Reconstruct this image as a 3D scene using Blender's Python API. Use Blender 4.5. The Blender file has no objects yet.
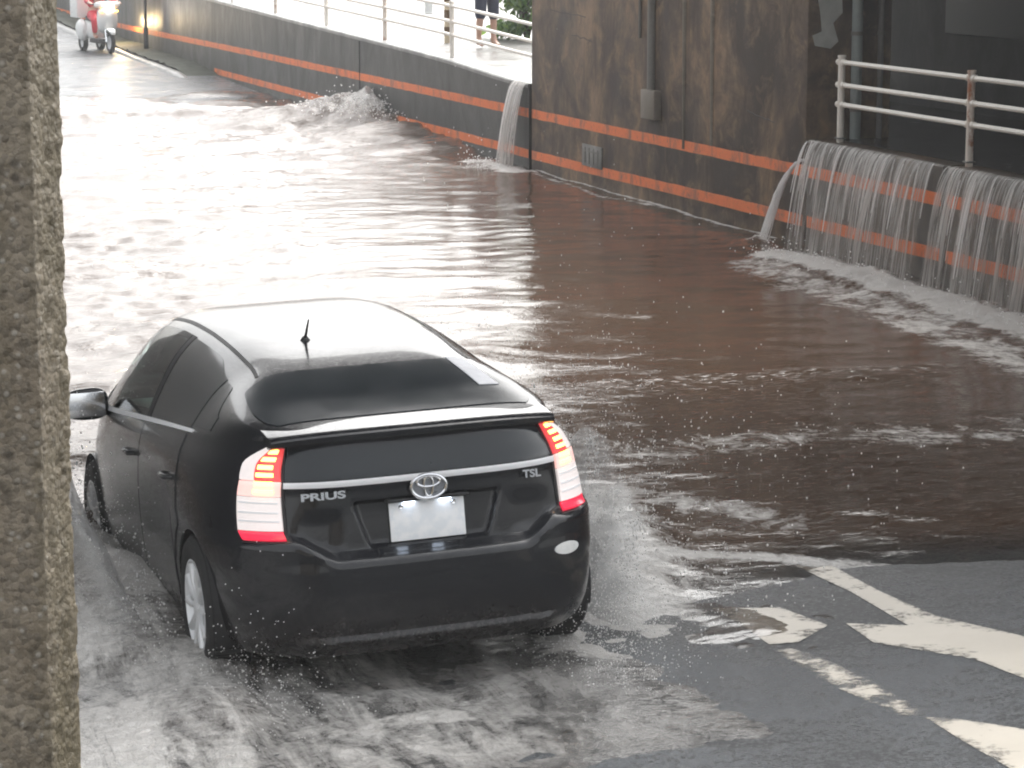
import bpy, bmesh, math, random
import numpy as np
from mathutils import Matrix, Vector
R = math.radians
rng = np.random.default_rng(11); random.seed(11)
scene = bpy.context.scene
COL = scene.collection
# ------------------------------------------------------------------ helpers
def tag(o, label=None, cat=None, group=None, kind=None):
    for k, v in (('label', label), ('category', cat), ('group', group), ('kind', kind)):
        if v: o[k] = v
    return o
def empty(name, loc=(0, 0, 0), rz=0, parent=None):
    o = bpy.data.objects.new(name, None); COL.objects.link(o)
    o.location = loc; o.rotation_euler = (0, 0, rz); o.empty_display_size = .2
    if parent: o.parent = parent
    return o
def mesh_obj(name, V, Fc, mat=None, parent=None, smooth=True, sharp=None):
    me = bpy.data.meshes.new(name)
    me.from_pydata([tuple(map(float, v)) for v in V], [], [tuple(map(int, f)) for f in Fc])
    me.update()
    if smooth:
        me.polygons.foreach_set('use_smooth', [True] * len(me.polygons))
        if sharp: me.set_sharp_from_angle(angle=R(sharp))
    if mat: me.materials.append(mat)
    o = bpy.data.objects.new(name, me); COL.objects.link(o)
    if parent: o.parent = parent
    return o
class MB:
    """collects shapes, builds them as one mesh object"""
    def __init__(s): s.V = []; s.F = []
    def add(s, V, F):
        n = len(s.V); s.V += [tuple(v) for v in V]; s.F += [tuple(i + n for i in f) for f in F]; return s
    def box(s, c, d, bev=0.0, rot=None):
        bm = bmesh.new(); bmesh.ops.create_cube(bm, size=1)
        bmesh.ops.scale(bm, vec=d, verts=bm.verts)
        if bev: bmesh.ops.bevel(bm, geom=bm.edges[:], offset=bev, segments=2, affect='EDGES', profile=.6)
        M = Matrix.Translation(c) @ (rot.to_4x4() if rot else Matrix())
        bm.verts.index_update()
        s.add([tuple(M @ v.co) for v in bm.verts], [[v.index for v in f.verts] for f in bm.faces]); bm.free(); return s
    def tube(s, pts, r, n=10, cap=True):
        pts = [Vector(p) for p in pts]; m = len(pts)
        rs = r if isinstance(r, (list, tuple)) else [r] * m
        V = []; F = []
        up = None
        for i, p in enumerate(pts):
            t = (pts[min(i + 1, m - 1)] - pts[max(i - 1, 0)]).normalized()
            if up is None: up = Vector((0, 0, 1)) if abs(t.z) < .9 else Vector((1, 0, 0))
            a = t.cross(up).normalized(); up = a.cross(t).normalized()
            for k in range(n):
                w = 2 * math.pi * k / n
                V.append(p + (a * math.cos(w) + up * math.sin(w)) * rs[i])
        for i in range(m - 1):
            for k in range(n):
                F.append((i * n + k, i * n + (k + 1) % n, (i + 1) * n + (k + 1) % n, (i + 1) * n + k))
        if cap: F += [tuple(range(n))[::-1], tuple((m - 1) * n + k for k in range(n))]
        return s.add(V, F)
    def lathe(s, prof, axis='x', c=(0, 0, 0), n=40):
        """prof: (along axis, radius)"""
        V = []; F = []; m = len(prof)
        for (a, r) in prof:
            for k in range(n):
                w = 2 * math.pi * k / n; p = (a, r * math.cos(w), r * math.sin(w))
                if axis == 'z': p = (p[1], p[2], p[0])
                if axis == 'y': p = (p[1], p[0], p[2])
                V.append((p[0] + c[0], p[1] + c[1], p[2] + c[2]))
        for i in range(m - 1):
            for k in range(n): F.append((i * n + k, i * n + (k + 1) % n, (i + 1) * n + (k + 1) % n, (i + 1) * n + k))
        return s.add(V, F)
    def build(s, name, mat=None, parent=None, smooth=True, sharp=35): return mesh_obj(name, s.V, s.F, mat, parent, smooth, sharp)
def grid_faces(n, m, wrap=False):
    i, j = np.meshgrid(np.arange(n - 1), np.arange(m - 1), indexing='ij')
    a = (i * m + j).ravel(); return np.stack([a, a + m, a + m + 1, a + 1], 1)
def hermite(xs, ys):
    xs = np.array(xs, float); ys = np.array(ys, float)
    d = np.diff(ys) / np.diff(xs); m = np.zeros_like(ys); m[0] = d[0]; m[-1] = d[-1]
    for i in range(1, len(xs) - 1):
        m[i] = 0 if d[i - 1] * d[i] <= 0 else 2 * d[i - 1] * d[i] / (d[i - 1] + d[i])
    def f(x):
        x = np.clip(np.asarray(x, float), xs[0], xs[-1]); k = np.clip(np.searchsorted(xs, x, 'right') - 1, 0, len(xs) - 2)
        h = xs[k + 1] - xs[k]; t = (x - xs[k]) / h
        return ((2*t**3-3*t**2+1)*ys[k] + (t**3-2*t**2+t)*h*m[k] + (-2*t**3+3*t**2)*ys[k+1] + (t**3-t**2)*h*m[k+1])
    return f
def sst(a, b, x):
    t = np.clip((np.asarray(x, float) - a) / (b - a), 0, 1); return t * t * (3 - 2 * t)
_lat = rng.random((257, 257))
def vnoise(x, y):
    x = np.asarray(x, float); y = np.asarray(y, float)
    xi = np.floor(x).astype(int); yi = np.floor(y).astype(int); fx = x - xi; fy = y - yi
    fx = fx*fx*(3-2*fx); fy = fy*fy*(3-2*fy); g = lambda a, b: _lat[a % 256, b % 256]
    return (g(xi, yi)*(1-fx)+g(xi+1, yi)*fx)*(1-fy)+(g(xi, yi+1)*(1-fx)+g(xi+1, yi+1)*fx)*fy
def fbm(x, y, o=4):
    s = 0; a = .5; t = 0
    for k in range(o):
        s = s + a * vnoise(x * 2**k + 17.3 * k, y * 2**k + 5.1 * k); t += a; a *= .5
    return s / t
# camera model used to place things at true distances: ground position seen along a sight line
F_PX = 2600.; PITCH = math.atan(469 / F_PX); TH = R(18.5); HC = 3.25
def sight(px, py):
    a = (px - 512) / F_PX; b = (384 - py) / F_PX; c, s = math.cos(PITCH), math.sin(PITCH)
    X, Y, Z = a, c + b * s, b * c - s
    return np.array([X*math.cos(TH)+Y*math.sin(TH), -X*math.sin(TH)+Y*math.cos(TH), Z])
def on_z(px, py, z=0.):
    r = sight(px, py); return np.array([0, 0, HC]) + r * ((z - HC) / r[2])
# ------------------------------------------------------------------ materials
class NT:
    def __init__(s, name):
        s.m = bpy.data.materials.new(name); s.m.use_nodes = True; s.t = s.m.node_tree; s.n = s.t.nodes; s.l = s.t.links
        s.p = s.n['Principled BSDF']; s.out = s.n['Material Output']
    def node(s, typ, **kw):
        n = s.n.new(typ)
        for k, v in kw.items():
            if k.startswith('i_'):
                k = k[2:]; k = int(k) if k.isdigit() else k.replace('_', ' ')
                n.inputs[k].default_value = v
            else: setattr(n, k, v)
        return n
    def link(s, a, b): s.l.new(a, b)
    def coords(s, scale=(1, 1, 1), obj=False, rot=(0, 0, 0)):
        tc = s.node('ShaderNodeTexCoord') if obj else s.node('ShaderNodeNewGeometry')
        mp = s.node('ShaderNodeMapping'); mp.inputs['Scale'].default_value = scale; mp.inputs['Rotation'].default_value = rot
        s.link(tc.outputs['Object' if obj else 'Position'], mp.inputs['Vector']); return mp.outputs[0]
    def noise(s, scale, vec=None, detail=6, rough=.6, dist=0):
        n = s.node('ShaderNodeTexNoise'); n.inputs['Scale'].default_value = scale; n.inputs['Detail'].default_value = detail
        n.inputs['Roughness'].default_value = rough; n.inputs['Distortion'].default_value = dist
        if vec is not None: s.link(vec, n.inputs['Vector'])
        return n.outputs['Fac']
    def ramp(s, fac, stops):
        r = s.node('ShaderNodeValToRGB'); e = r.color_ramp.elements
        while len(e) < len(stops): e.new(.5)
        for k, (p, c) in enumerate(stops):
            e[k].position = p; e[k].color = (c, c, c, 1) if isinstance(c, (int, float)) else (*c, 1)
        s.link(fac, r.inputs[0]); return r.outputs[0]
    def math(s, op, a, b=None, clamp=False):
        n = s.node('ShaderNodeMath', operation=op, use_clamp=clamp)
        for k, v in enumerate((a, b)):
            if v is None: continue
            if isinstance(v, (int, float)): n.inputs[k].default_value = v
            else: s.link(v, n.inputs[k])
        return n.outputs[0]
    def mix(s, fac, a, b, blend='MIX'):
        n = s.node('ShaderNodeMix', data_type='RGBA', blend_type=blend)
        for k, v in ((0, fac), (6, a), (7, b)):
            if isinstance(v, (int, float)): n.inputs[k].default_value = v
            elif isinstance(v, tuple): n.inputs[k].default_value = (*v, 1)
            else: s.link(v, n.inputs[k])
        return n.outputs[2]
    def bump(s, h, strength=.3, dist=.02, normal=None):
        b = s.node('ShaderNodeBump'); b.inputs['Strength'].default_value = strength; b.inputs['Distance'].default_value = dist
        s.link(h, b.inputs['Height'])
        if normal is not None: s.link(normal, b.inputs['Normal'])
        return b.outputs[0]
    def set(s, **kw):
        for k, v in kw.items():
            k = k.replace('_', ' ')
            if isinstance(v, tuple) and len(v) == 3: v = (*v, 1)
            if hasattr(v, 'is_linked'): s.link(v, s.p.inputs[k])
            else: s.p.inputs[k].default_value = v
        return s.m
def plain(name, col, rough=.5, metal=0., var=.25, scale=20, **kw):
    t = NT(name); n = t.noise(scale, t.coords(obj=True))
    c = t.mix(n, tuple(x * (1 - var) for x in col), tuple(min(1, x * (1 + var)) for x in col))
    rr = t.math('ADD', t.math('MULTIPLY', n, .2), rough - .1, True)
    return t.set(Base_Color=c, Roughness=rr, Metallic=metal, **kw)
def concrete(name, base, dark, tint, rough=.7, streak=1., scale=1., moss=None):
    t = NT(name); P = t.coords()
    big = t.noise(.9 * scale, P, 8, .68, .5); med = t.noise(5 * scale, P, 8, .7); fine = t.noise(60 * scale, P, 4, .7)
    st = t.noise(1.0, t.coords((1.7, 1.7, .75)), 8, .72, 1.2); st2 = t.noise(1.0, t.coords((7, 7, .6)), 6, .7, .5)
    blo = t.noise(2.4 * scale, P, 8, .72, .8)
    c = t.mix(t.ramp(big, [(.40, 0.), (.62, 1.)]), tuple(x*.8 for x in dark), tuple(min(1, x*1.1) for x in base))
    c = t.mix(t.math('MULTIPLY', t.ramp(st, [(.38, 1.), (.56, 0.)]), .75), c, tint)
    c = t.mix(t.math('MULTIPLY', t.ramp(st2, [(.34, 1.), (.44, 0.)]), .35 * streak), c, tuple(x * .45 for x in dark))
    c = t.mix(t.math('MULTIPLY', t.ramp(st2, [(.60, 0.), (.72, 1.)]), .22 * streak), c, tuple(min(1, x * 1.7) for x in base))
    c = t.mix(t.math('MULTIPLY', t.ramp(blo, [(.54, 0.), (.66, 1.)]), .5), c, tuple(min(1, x * 1.45) for x in base))
    c = t.mix(t.math('MULTIPLY', t.ramp(blo, [(.34, 1.), (.44, 0.)]), .6), c, tuple(x * .6 for x in dark))
    c = t.mix(t.math('MULTIPLY', t.ramp(med, [(.3, 1.), (.55, 0.)]), .5), c, dark)
    if moss:
        z = t.node('ShaderNodeSeparateXYZ'); t.link(P, z.inputs[0])
        c = t.mix(t.math('MULTIPLY', t.ramp(t.noise(2.2, P, 6, .7), [(.5, 0.), (.7, 1.)]), .7), c, moss)
    c = t.mix(t.math('MULTIPLY', fine, .35), c, tuple(x * .5 for x in dark))
    h = t.math('ADD', t.math('MULTIPLY', fine, .4), t.math('MULTIPLY', med, .8))
    return t.set(Base_Color=c, Roughness=t.math('ADD', t.math('MULTIPLY', st, -.5), rough + .2), Normal=t.bump(h, .5, .015))
def paint_stripe():
    t = NT('orange paint'); P = t.coords()
    st = t.noise(1., t.coords((4, 4, 2.)), 7, .7, .4); med = t.noise(6, P, 8, .7)
    c = t.mix(med, (.66, .125, .022), (.85, .21, .045))
    wear = t.math('ADD', t.ramp(st, [(.50, 0.), (.68, .75)]), t.ramp(t.noise(18, P, 5, .7), [(.57, 0.), (.7, .7)]), True)
    return t.set(Base_Color=t.mix(wear, c, (.10, .075, .06)), Roughness=.5, Normal=t.bump(med, .3, .01))
def glow(name, col, strength, base=None):
    t = NT(name); return t.set(Base_Color=base or col, Emission_Color=col, Emission_Strength=strength, Roughness=.3)
M = {}
M['conc_pier'] = concrete('pier concrete', (0.2653, 0.1690, 0.0950), (0.0628, 0.0414, 0.0273), (0.0426, 0.0287, 0.0186), .75, scale=1.)
M['conc_wall'] = concrete('dark wet concrete', (0.0381, 0.0370, 0.0330), (0.0208, 0.0202, 0.0192), (0.0185, 0.0179, 0.0138), .5)
M['conc_mossy'] = concrete('low wall concrete', (0.1137, 0.0756, 0.0467), (0.0482, 0.0348, 0.0239), (0.0309, 0.0240, 0.0171), .5, moss=(0.0371, 0.0384, 0.0171))
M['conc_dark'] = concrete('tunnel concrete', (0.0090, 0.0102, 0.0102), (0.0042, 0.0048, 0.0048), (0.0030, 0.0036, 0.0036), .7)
M['conc_deck'] = concrete('deck concrete', (.18, .17, .16), (.09, .085, .08), (.07, .066, .06), .8)
M['conc_edge'] = concrete('coping concrete', (.36, .35, .33), (.2, .2, .19), (.15, .15, .145), .45)
M['orange'] = paint_stripe()
# ------------------------------------------------------------------ world, sun, camera
w = bpy.data.worlds.new("World"); scene.world = w; w.use_nodes = True
nt = w.node_tree; bg = nt.nodes['Background']
sky = nt.nodes.new('ShaderNodeTexSky'); sky.sky_type = 'NISHITA'; sky.sun_disc = False
SUN_EL, SUN_AZ = R(47), R(38)
sky.sun_elevation = SUN_EL; sky.sun_rotation = SUN_AZ; sky.air_density = 1.5; sky.dust_density = 6; sky.ozone_density = 1
hs = nt.nodes.new('ShaderNodeHueSaturation'); hs.inputs['Saturation'].default_value = .16
nt.links.new(sky.outputs[0], hs.inputs['Color']); nt.links.new(hs.outputs[0], bg.inputs['Color'])
bg.inputs['Strength'].default_value = .13
sun = bpy.data.objects.new('sun', bpy.data.lights.new('sun', 'SUN')); COL.objects.link(sun)
sun.data.energy = .6; sun.data.angle = R(25); sun.data.color = (1, .97, .93)
sun.rotation_euler = (R(90) - SUN_EL, 0, math.pi - SUN_AZ)
cam = bpy.data.objects.new('camera', bpy.data.cameras.new('camera')); COL.objects.link(cam)
cam.data.sensor_width = 36; cam.data.lens = F_PX / 1024 * 36; cam.data.clip_end = 2000; cam.data.clip_start = .1
cam.location = (0, 0, HC); cam.rotation_euler = (R(90) - PITCH, 0, -TH)
scene.camera = cam
vs = scene.view_settings; vs.view_transform = 'Standard'; vs.look = 'None'; vs.gamma = 1; vs.use_curve_mapping = False; vs.exposure = EXPOSURE = 1.75
cy = scene.cycles; cy.use_denoising = True; cy.max_bounces = 7; cy.transparent_max_bounces = 16; cy.caustics_reflective = False; cy.caustics_refractive = False
cy.sample_clamp_indirect = 6; cy.filter_width = 2.0
# ------------------------------------------------------------------ ground and road
XW = 10.95                                           # face of the wall along the road
far_prof = hermite([9, 14, 17, 22, 38, 44, 48.3, 52, 58, 66, 80, 110, 160], [-.04, -.30, -.42, -.46, -.42, -.2, .0, .13, .24, .46, 1.0, 2.6, 4.2])
def road_z(x, y):
    x = np.asarray(x, float); y = np.asarray(y, float)
    near = .034 + .0324 * (np.minimum(x, 5.6) - 3.07) - .012 * np.maximum(x - 5.6, 0) - .0755 * (y - 10.06)
    near = np.where(y < 4, near - (.0755 * .6) * (y - 4) * -1 * 0, near)
    k = sst(12.8, 15.5, y)
    return near * (1 - k) + (far_prof(y) + .012 * (x - 3) * (1 - sst(45, 50, y))) * k
def axis(stops):                                      # (start, step) ... end
    out = []
    for (a, s), b in zip(stops[:-1], stops[1:]):
        b = b[0] if isinstance(b, tuple) else b
        out += list(np.arange(a, b - s * .3, s))
    return np.array(out + [stops[-1]], float)
def sheet(name, xs, ys, zf, mat, attrs=None, parent=None):
    X, Y = np.meshgrid(xs, ys, indexing='ij'); Z = zf(X, Y)
    me = bpy.data.meshes.new(name); V = np.stack([X, Y, Z], -1).reshape(-1, 3); Fc = grid_faces(len(xs), len(ys))
    me.vertices.add(len(V)); me.vertices.foreach_set('co', V.ravel())
    me.loops.add(Fc.size); me.polygons.add(len(Fc))
    me.loops.foreach_set('vertex_index', Fc.ravel()); me.polygons.foreach_set('loop_start', np.arange(len(Fc)) * 4)
    me.polygons.foreach_set('use_smooth', np.ones(len(Fc), bool)); me.update(calc_edges=True)
    for k, a in (attrs or {}).items():
        at = me.attributes.new(k, 'FLOAT', 'POINT'); at.data.foreach_set('value', a(X, Y, Z).astype(np.float32).ravel())
    me.materials.append(mat); o = bpy.data.objects.new(name, me); COL.objects.link(o); return o
def asphalt():
    t = NT('wet asphalt'); P = t.coords()
    big = t.noise(.8, P, 6, .6, .5); med = t.noise(7, P, 6, .65); fine = t.noise(120, P, 3, .8); agg = t.noise(42, P, 5, .8)
    mot = t.math('ADD', t.math('ADD', t.math('MULTIPLY', big, .55), t.math('MULTIPLY', med, .2)), t.math('MULTIPLY', agg, .45))
    c = t.mix(t.ramp(mot, [(.57, 0.), (.65, 1.)]), (.022, .026, .030), (.11, .122, .133))  # lighter patches put sky reflection into the base colour
    c = t.mix(t.ramp(agg, [(.55, 0.), (.66, .8)]), c, (.21, .22, .225))
    c = t.mix(t.ramp(agg, [(.36, .85), (.46, 0.)]), c, (.014, .015, .017))
    # water film lies smooth in hollows and rough where the stone stands out
    rr = t.ramp(mot, [(.55, .5), (.60, .3), (.66, .13)])
    hgt = t.math('ADD', t.math('MULTIPLY', fine, .4), t.math('MULTIPLY', agg, 1.))
    rip = t.noise(26, t.coords((1, 2.2, 1)), 3, .6)
    b1 = t.bump(hgt, .9, .018); b2 = t.bump(rip, .2, .012, b1)
    return t.set(Base_Color=c, Roughness=rr, Normal=b2, Specular_IOR_Level=.38)
M['asphalt'] = asphalt()
M['soil'] = plain('grey soil', (.16, .15, .13), .9, scale=3)
tag(sheet('road', axis([(-7, .5), (0, .25), (8, .5), XW + .1]), axis([(-20, 1), (6, .25), (16, .8), (46, .5), (60, 2), 160]), road_z, M['asphalt']), kind='structure')
tag(sheet('ground', axis([(-300, 60), (-8, .5), (-7, 6.), (19, 1), (20, 60), 320]), axis([(-150, 40), (-20, 6), (160, 40), 500]),
    lambda X, Y: np.where((X < -6.9), .6, np.where(X > 19.5, 1.0, -1.2)) + sst(60, 160, Y) * 3.4, M['soil']), kind='structure')
# painted marks: worn white gore and its edge line, drawn at their place on the road
def marking_mat():
    t = NT('worn road paint'); P = t.coords()
    n = t.noise(22, P, 6, .75); n2 = t.noise(4, P, 6, .7); cr = t.node('ShaderNodeTexVoronoi', feature='DISTANCE_TO_EDGE'); cr.inputs['Scale'].default_value = 5
    t.link(P, cr.inputs['Vector'])
    at = t.node('ShaderNodeAttribute', attribute_name='wear')
    wsum = t.math('ADD', t.math('ADD', t.math('MULTIPLY', n, .6), t.math('MULTIPLY', n2, .5)), at.outputs['Fac'])
    wear = t.ramp(wsum, [(.58, 0.), (.74, 1.)])
    c = t.mix(t.noise(3, P, 5), (.48, .435, .36), (.32, .285, .23))
    pr = t.set(Base_Color=c, Roughness=.35, Normal=t.bump(n, .3, .006))
    tr = t.node('ShaderNodeBsdfTransparent'); mx = t.node('ShaderNodeMixShader')
    t.link(wear, mx.inputs[0]); t.link(t.p.outputs[0], mx.inputs[1]); t.link(tr.outputs[0], mx.inputs[2]); t.link(mx.outputs[0], t.out.inputs[0])
    return t.m
M['paint'] = marking_mat()
def ground_hit(px, py):
    z = 0.
    for _ in range(12):
        p = on_z(px, py, z); z = float(road_z(p[0], p[1]))
    return p
def marking(outline, wear=0.):
    pts = [ground_hit(*q)[:2] for q in outline]
    bm = bmesh.new(); f = bm.faces.new([bm.verts.new((p[0], p[1], 0)) for p in pts])
    bmesh.ops.triangulate(bm, faces=[f])
    for _ in range(6): bmesh.ops.subdivide_edges(bm, edges=[e for e in bm.edges if e.calc_length() > .06], cuts=1)
    bmesh.ops.triangulate(bm, faces=bm.faces[:])
    for v in bm.verts: v.co.z = float(road_z(v.co.x, v.co.y)) + .004
    bmesh.ops.recalc_face_normals(bm, faces=bm.faces[:])
    me = bpy.data.meshes.new('road_marking'); bm.to_mesh(me); bm.free(); me.materials.append(M['paint'])
    if me.polygons[0].normal.z < 0: me.flip_normals()
    at = me.attributes.new('wear', 'FLOAT', 'POINT'); 
    pa = np.array(pts); vv = np.array([v.co[:2] for v in me.vertices]); dm = np.full(len(vv), 9.)
    for a, b in zip(pa, np.roll(pa, -1, 0)):
        d = b - a; q = np.clip(((vv - a) @ d) / (d @ d), 0, 1)[:, None]; dm = np.minimum(dm, np.linalg.norm(vv - a - q * d, axis=1))
    at.data.foreach_set('value', (wear + .17 * np.clip(1 - dm / .05, 0, 1)).astype(np.float32))
    o = bpy.data.objects.new('road_marking', me); COL.objects.link(o); tag(o, kind='structure')
marking([(770, 556), (800, 553), (837, 569), (880, 592), (937, 617), (1040, 641), (1100, 660), (1100, 712), (1024, 679), (975, 660), (873, 643), (846, 624), (908, 626), (850, 592), (794, 566)], -.09)
marking([(712, 609), (780, 608), (828, 626), (798, 643), (769, 645), (740, 625)], -.09)
marking([(769, 645), (790, 648), (830, 662), (900, 696), (925, 716), (900, 716), (840, 690), (790, 662)], .02)
marking([(925, 718), (960, 720), (1030, 731), (1110, 745), (1110, 830), (1020, 775), (960, 740)], -.08)
# ------------------------------------------------------------------ walls
def vwall(name, y0, y1, ztop, mat, label, x0=XW, th=.3, zbot=-1.1, step=.5, coping=None):
    """a wall whose road face stands at x0, top following ztop(y)"""
    ys = np.linspace(y0, y1, max(2, int((y1 - y0) / step)))
    V = []; b = .015
    for y in ys:
        z = float(ztop(y)); V += [(x0, y, zbot), (x0, y, z - b), (x0 + b, y, z), (x0 + th - b, y, z), (x0 + th, y, z - b), (x0 + th, y, zbot)]
    n = 6; Fc = []
    for i in range(len(ys) - 1):
        for k in range(n - 1): Fc.append((i*n+k, i*n+k+1, (i+1)*n+k+1, (i+1)*n+k))
    Fc += [tuple(range(n))[::-1], tuple((len(ys)-1)*n + k for k in range(n))]
    o = mesh_obj(name, V, Fc, mat, None, True, 30)
    me = o.data; bm = bmesh.new(); bm.from_mesh(me); bmesh.ops.recalc_face_normals(bm, faces=bm.faces); bm.to_mesh(me); bm.free()
    return tag(o, label, 'wall', 'striped concrete walls beside the flooded road')
def stripe(y0, y1, zc, parent, x0=XW, wd=.115):
    ys = np.linspace(y0, y1, max(2, int((y1 - y0) / .15)))
    V = []; 
    for y in ys:
        z = float(zc(y)); j = .008 * (fbm(y * 4, z * 9 + 3, 3) - .5) * 2; j2 = .008 * (fbm(y * 4 + 50, z * 9, 3) - .5) * 2
        V += [(x0 + .01, y, z - wd/2 + j), (x0 - .003, y, z - wd/2 + j), (x0 - .003, y, z + wd/2 + j2), (x0 + .01, y, z + wd/2 + j2)]
    Fc = [tuple((i*4+k, (i+1)*4+k, (i+1)*4+k+1, i*4+k+1)) for i in range(len(ys)-1) for k in range(3)]
    return mesh_obj('stripe', V, Fc, M['orange'], parent, False)
z_up = hermite([10, 19, 32, 48, 62, 90], [.76, .755, .72, .70, .66, .9]); z_lo = hermite([10, 19, 24, 32, 51, 90], [.27, .26, .245, .19, .18, .6])
walk_z = hermite([-10, 23, 31.9, 36, 42.5, 51, 75, 110], [1.08, 1.08, 1.08, 1.22, 1.37, 1.57, 2.25, 3.4])
wl = vwall('retaining_wall', 32.02, 110, walk_z, M['conc_wall'], 'dark grey low concrete wall with two orange stripes beside the flooded road, rising to the left')
stripe(32.04, 100, z_up, wl); stripe(32.04, 51.5, z_lo, wl)
g = MB(); g.box((XW - .002, 40.4, .55), (.012, .03, 1.45)); g.build('joint', plain('joint filler', (.02, .02, .02), .8), wl)
cop = vwall('coping', 32.02, 110, lambda y: walk_z(y) + .02, M['conc_edge'], None, XW - .02, .34, 1.0); cop.parent = wl
for v in cop.data.vertices:
    if v.co.z < 1.02: v.co.z = float(walk_z(v.co.y)) - .035
for k in ('label', 'category', 'group'):
    if k in cop: del cop[k]
PY0, PY1, PT = 23.55, 31.94, .92
pier = MB(); pier.box((XW + PT/2, (PY0+PY1)/2, 1.65), (PT, PY1-PY0, 5.5), .025)
pier = tag(pier.build('bridge_pier', M['conc_pier']), 'tall brown stained concrete bridge pier beside the flooded road with orange stripes', 'bridge pier')
stripe(PY0+.03, PY1-.03, z_up, pier); stripe(PY0+.03, PY1-.03, z_lo, pier)
# conduit with its box, thin lime streaked pipes and form marks on the pier
M['lime'] = concrete('lime stain', (.30, .26, .21), (.20, .17, .13), (.16, .13, .10), .6)
M['galv'] = plain('weathered conduit', (.17, .16, .145), .55, .1)
c = MB(); c.tube([(XW-.03, 27.65, 4.2), (XW-.03, 27.65, 1.3)], .05, 10); c.tube([(XW-.02, 28.05, 4.2), (XW-.02, 28.05, 1.86)], .018, 8); c.build('conduit', M['galv'], pier)
c = MB(); c.box((XW-.04, 27.62, 1.13), (.1, .42, .33), .012); c.build('junction_box', M['lime'], pier)
for y, z0, wd in ((26.72, .70, .05), (25.93, .8, .045)):
    c = MB(); c.tube([(XW-.004, y, 4.2), (XW-.004, y+.01, 2.), (XW-.004, y, z0)], [.05, .03, .02], 8); c.build('drip_streak', M['lime'], pier)
M['crackdark'] = plain('dark recess', (.045, .04, .035), .8)
for (ya, yb, za, zb) in ((29.9, 31.2, 2.03, 2.07), (29.7, 30.4, 1.76, 1.79), (24.3, 25.0, 1.18, 1.24)):
    c = MB(); n = 9
    c.tube([(XW-.001, ya+(yb-ya)*k/n, za+(zb-za)*k/n + random.uniform(-.012, .012)) for k in range(n+1)], .005, 5); c.build('crack', M['crackdark'], pier)
# plate on the pier
c = MB(); c.box((XW-.012, 29.62, .365), (.02, .68, .265), .006)
sg = tag(c.build('wall_plate', concrete('pale plate', (.24, .23, .21), (.16, .15, .14), (.13, .125, .115), .6)), 'small pale square plate fixed to the pier between the stripes', 'plate')
c = MB(); 
for k in range(4):
    c.box((XW-.026, 29.40+.15*k, .365), (.008, .03, .19), .002)
c.box((XW-.026, 29.62, .42), (.008, .5, .02), .002); c.build('grille', M['galv'], sg)
# right-hand retaining walls under the footway
for k, (a, b, lab) in enumerate(((20.66, 23.5, 'low dark concrete wall panel under the first waterfall beside the pier, orange striped'), (8., 20.58, 'low dark concrete wall panel under the long waterfall at the right edge, orange striped'))):
    o = vwall('retaining_wall', a, b, lambda y: 1.06 + 0*y, M['conc_mossy'], lab)
    stripe(a+.02, b-.02, z_up, o); stripe(a+.02, b-.02, z_lo, o)
g = MB(); g.box((XW+.2, 20.62, .1), (.2, .1, 1.9)); tag(g.build('joint_filler', M['crackdark']), 'black filled joint between the two striped wall panels on the right', 'joint')
g = MB(); g.box((XW+.2, 31.98, .1), (.2, .09, 2.2)); tag(g.build('joint_filler', M['crackdark']), 'black vertical joint beside the narrow waterfall at the pier edge', 'joint')
# footway
def paving():
    t = NT('wet pavement'); P = t.coords(); n = t.noise(1.3, P, 7, .65, .6); m_ = t.noise(9, P, 6, .7)
    c = t.mix(n, (.08, .077, .07), (.17, .163, .152)); c = t.mix(t.math('MULTIPLY', m_, .5), c, (.09, .085, .08))
    return t.set(Base_Color=c, Roughness=t.ramp(n, [(.4, .3), (.6, .65)]), Normal=t.bump(t.noise(14, P, 4), .3, .01))
M['paving'] = paving()
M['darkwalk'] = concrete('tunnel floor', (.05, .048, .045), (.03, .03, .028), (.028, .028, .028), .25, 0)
tag(sheet('footway', axis([(XW+.29, .4), 24]), axis([(31.95, 1), 110]), lambda X, Y: walk_z(Y) + .0 + .01 * (X - XW) * 0, M['paving']), kind='structure')
tag(sheet('footway_underpass', axis([(XW+.29, .4), 14.2]), axis([(8, 1), 31.95]), lambda X, Y: 1.055 + 0 * X, M['darkwalk']), kind='structure')
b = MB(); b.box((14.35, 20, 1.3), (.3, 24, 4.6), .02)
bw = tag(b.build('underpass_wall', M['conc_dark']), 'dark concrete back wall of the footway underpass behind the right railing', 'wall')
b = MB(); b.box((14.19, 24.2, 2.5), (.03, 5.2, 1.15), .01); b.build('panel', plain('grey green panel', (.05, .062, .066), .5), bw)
b = MB(); b.box((12.75, 20.4, 3.5), (3.5, 22.9, .3), .02)
tag(b.build('underpass_roof', M['conc_deck']), 'flat concrete roof slab over the dark footway underpass', 'roof')
b = MB(); b.box((.05, 21.6, 2.0), (.8, 20.2, 6.4), .03)
tag(b.build('unseen_abutment', M['conc_dark']), 'unseen dark abutment wall left of the road, added to darken reflections in the car', 'abutment')  # unseen wall, added so the car's left side reflects dark
b = MB(); b.box((7.0, 16.1, 5.95), (27, 7.4, 1.1), .03)
tag(b.build('unseen_deck', M['conc_deck']), 'unseen concrete bridge deck over the flooded road, placed to darken reflections in the rear window', 'bridge')  # unseen deck, placed to shade the road and darken the rear window reflection
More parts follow.
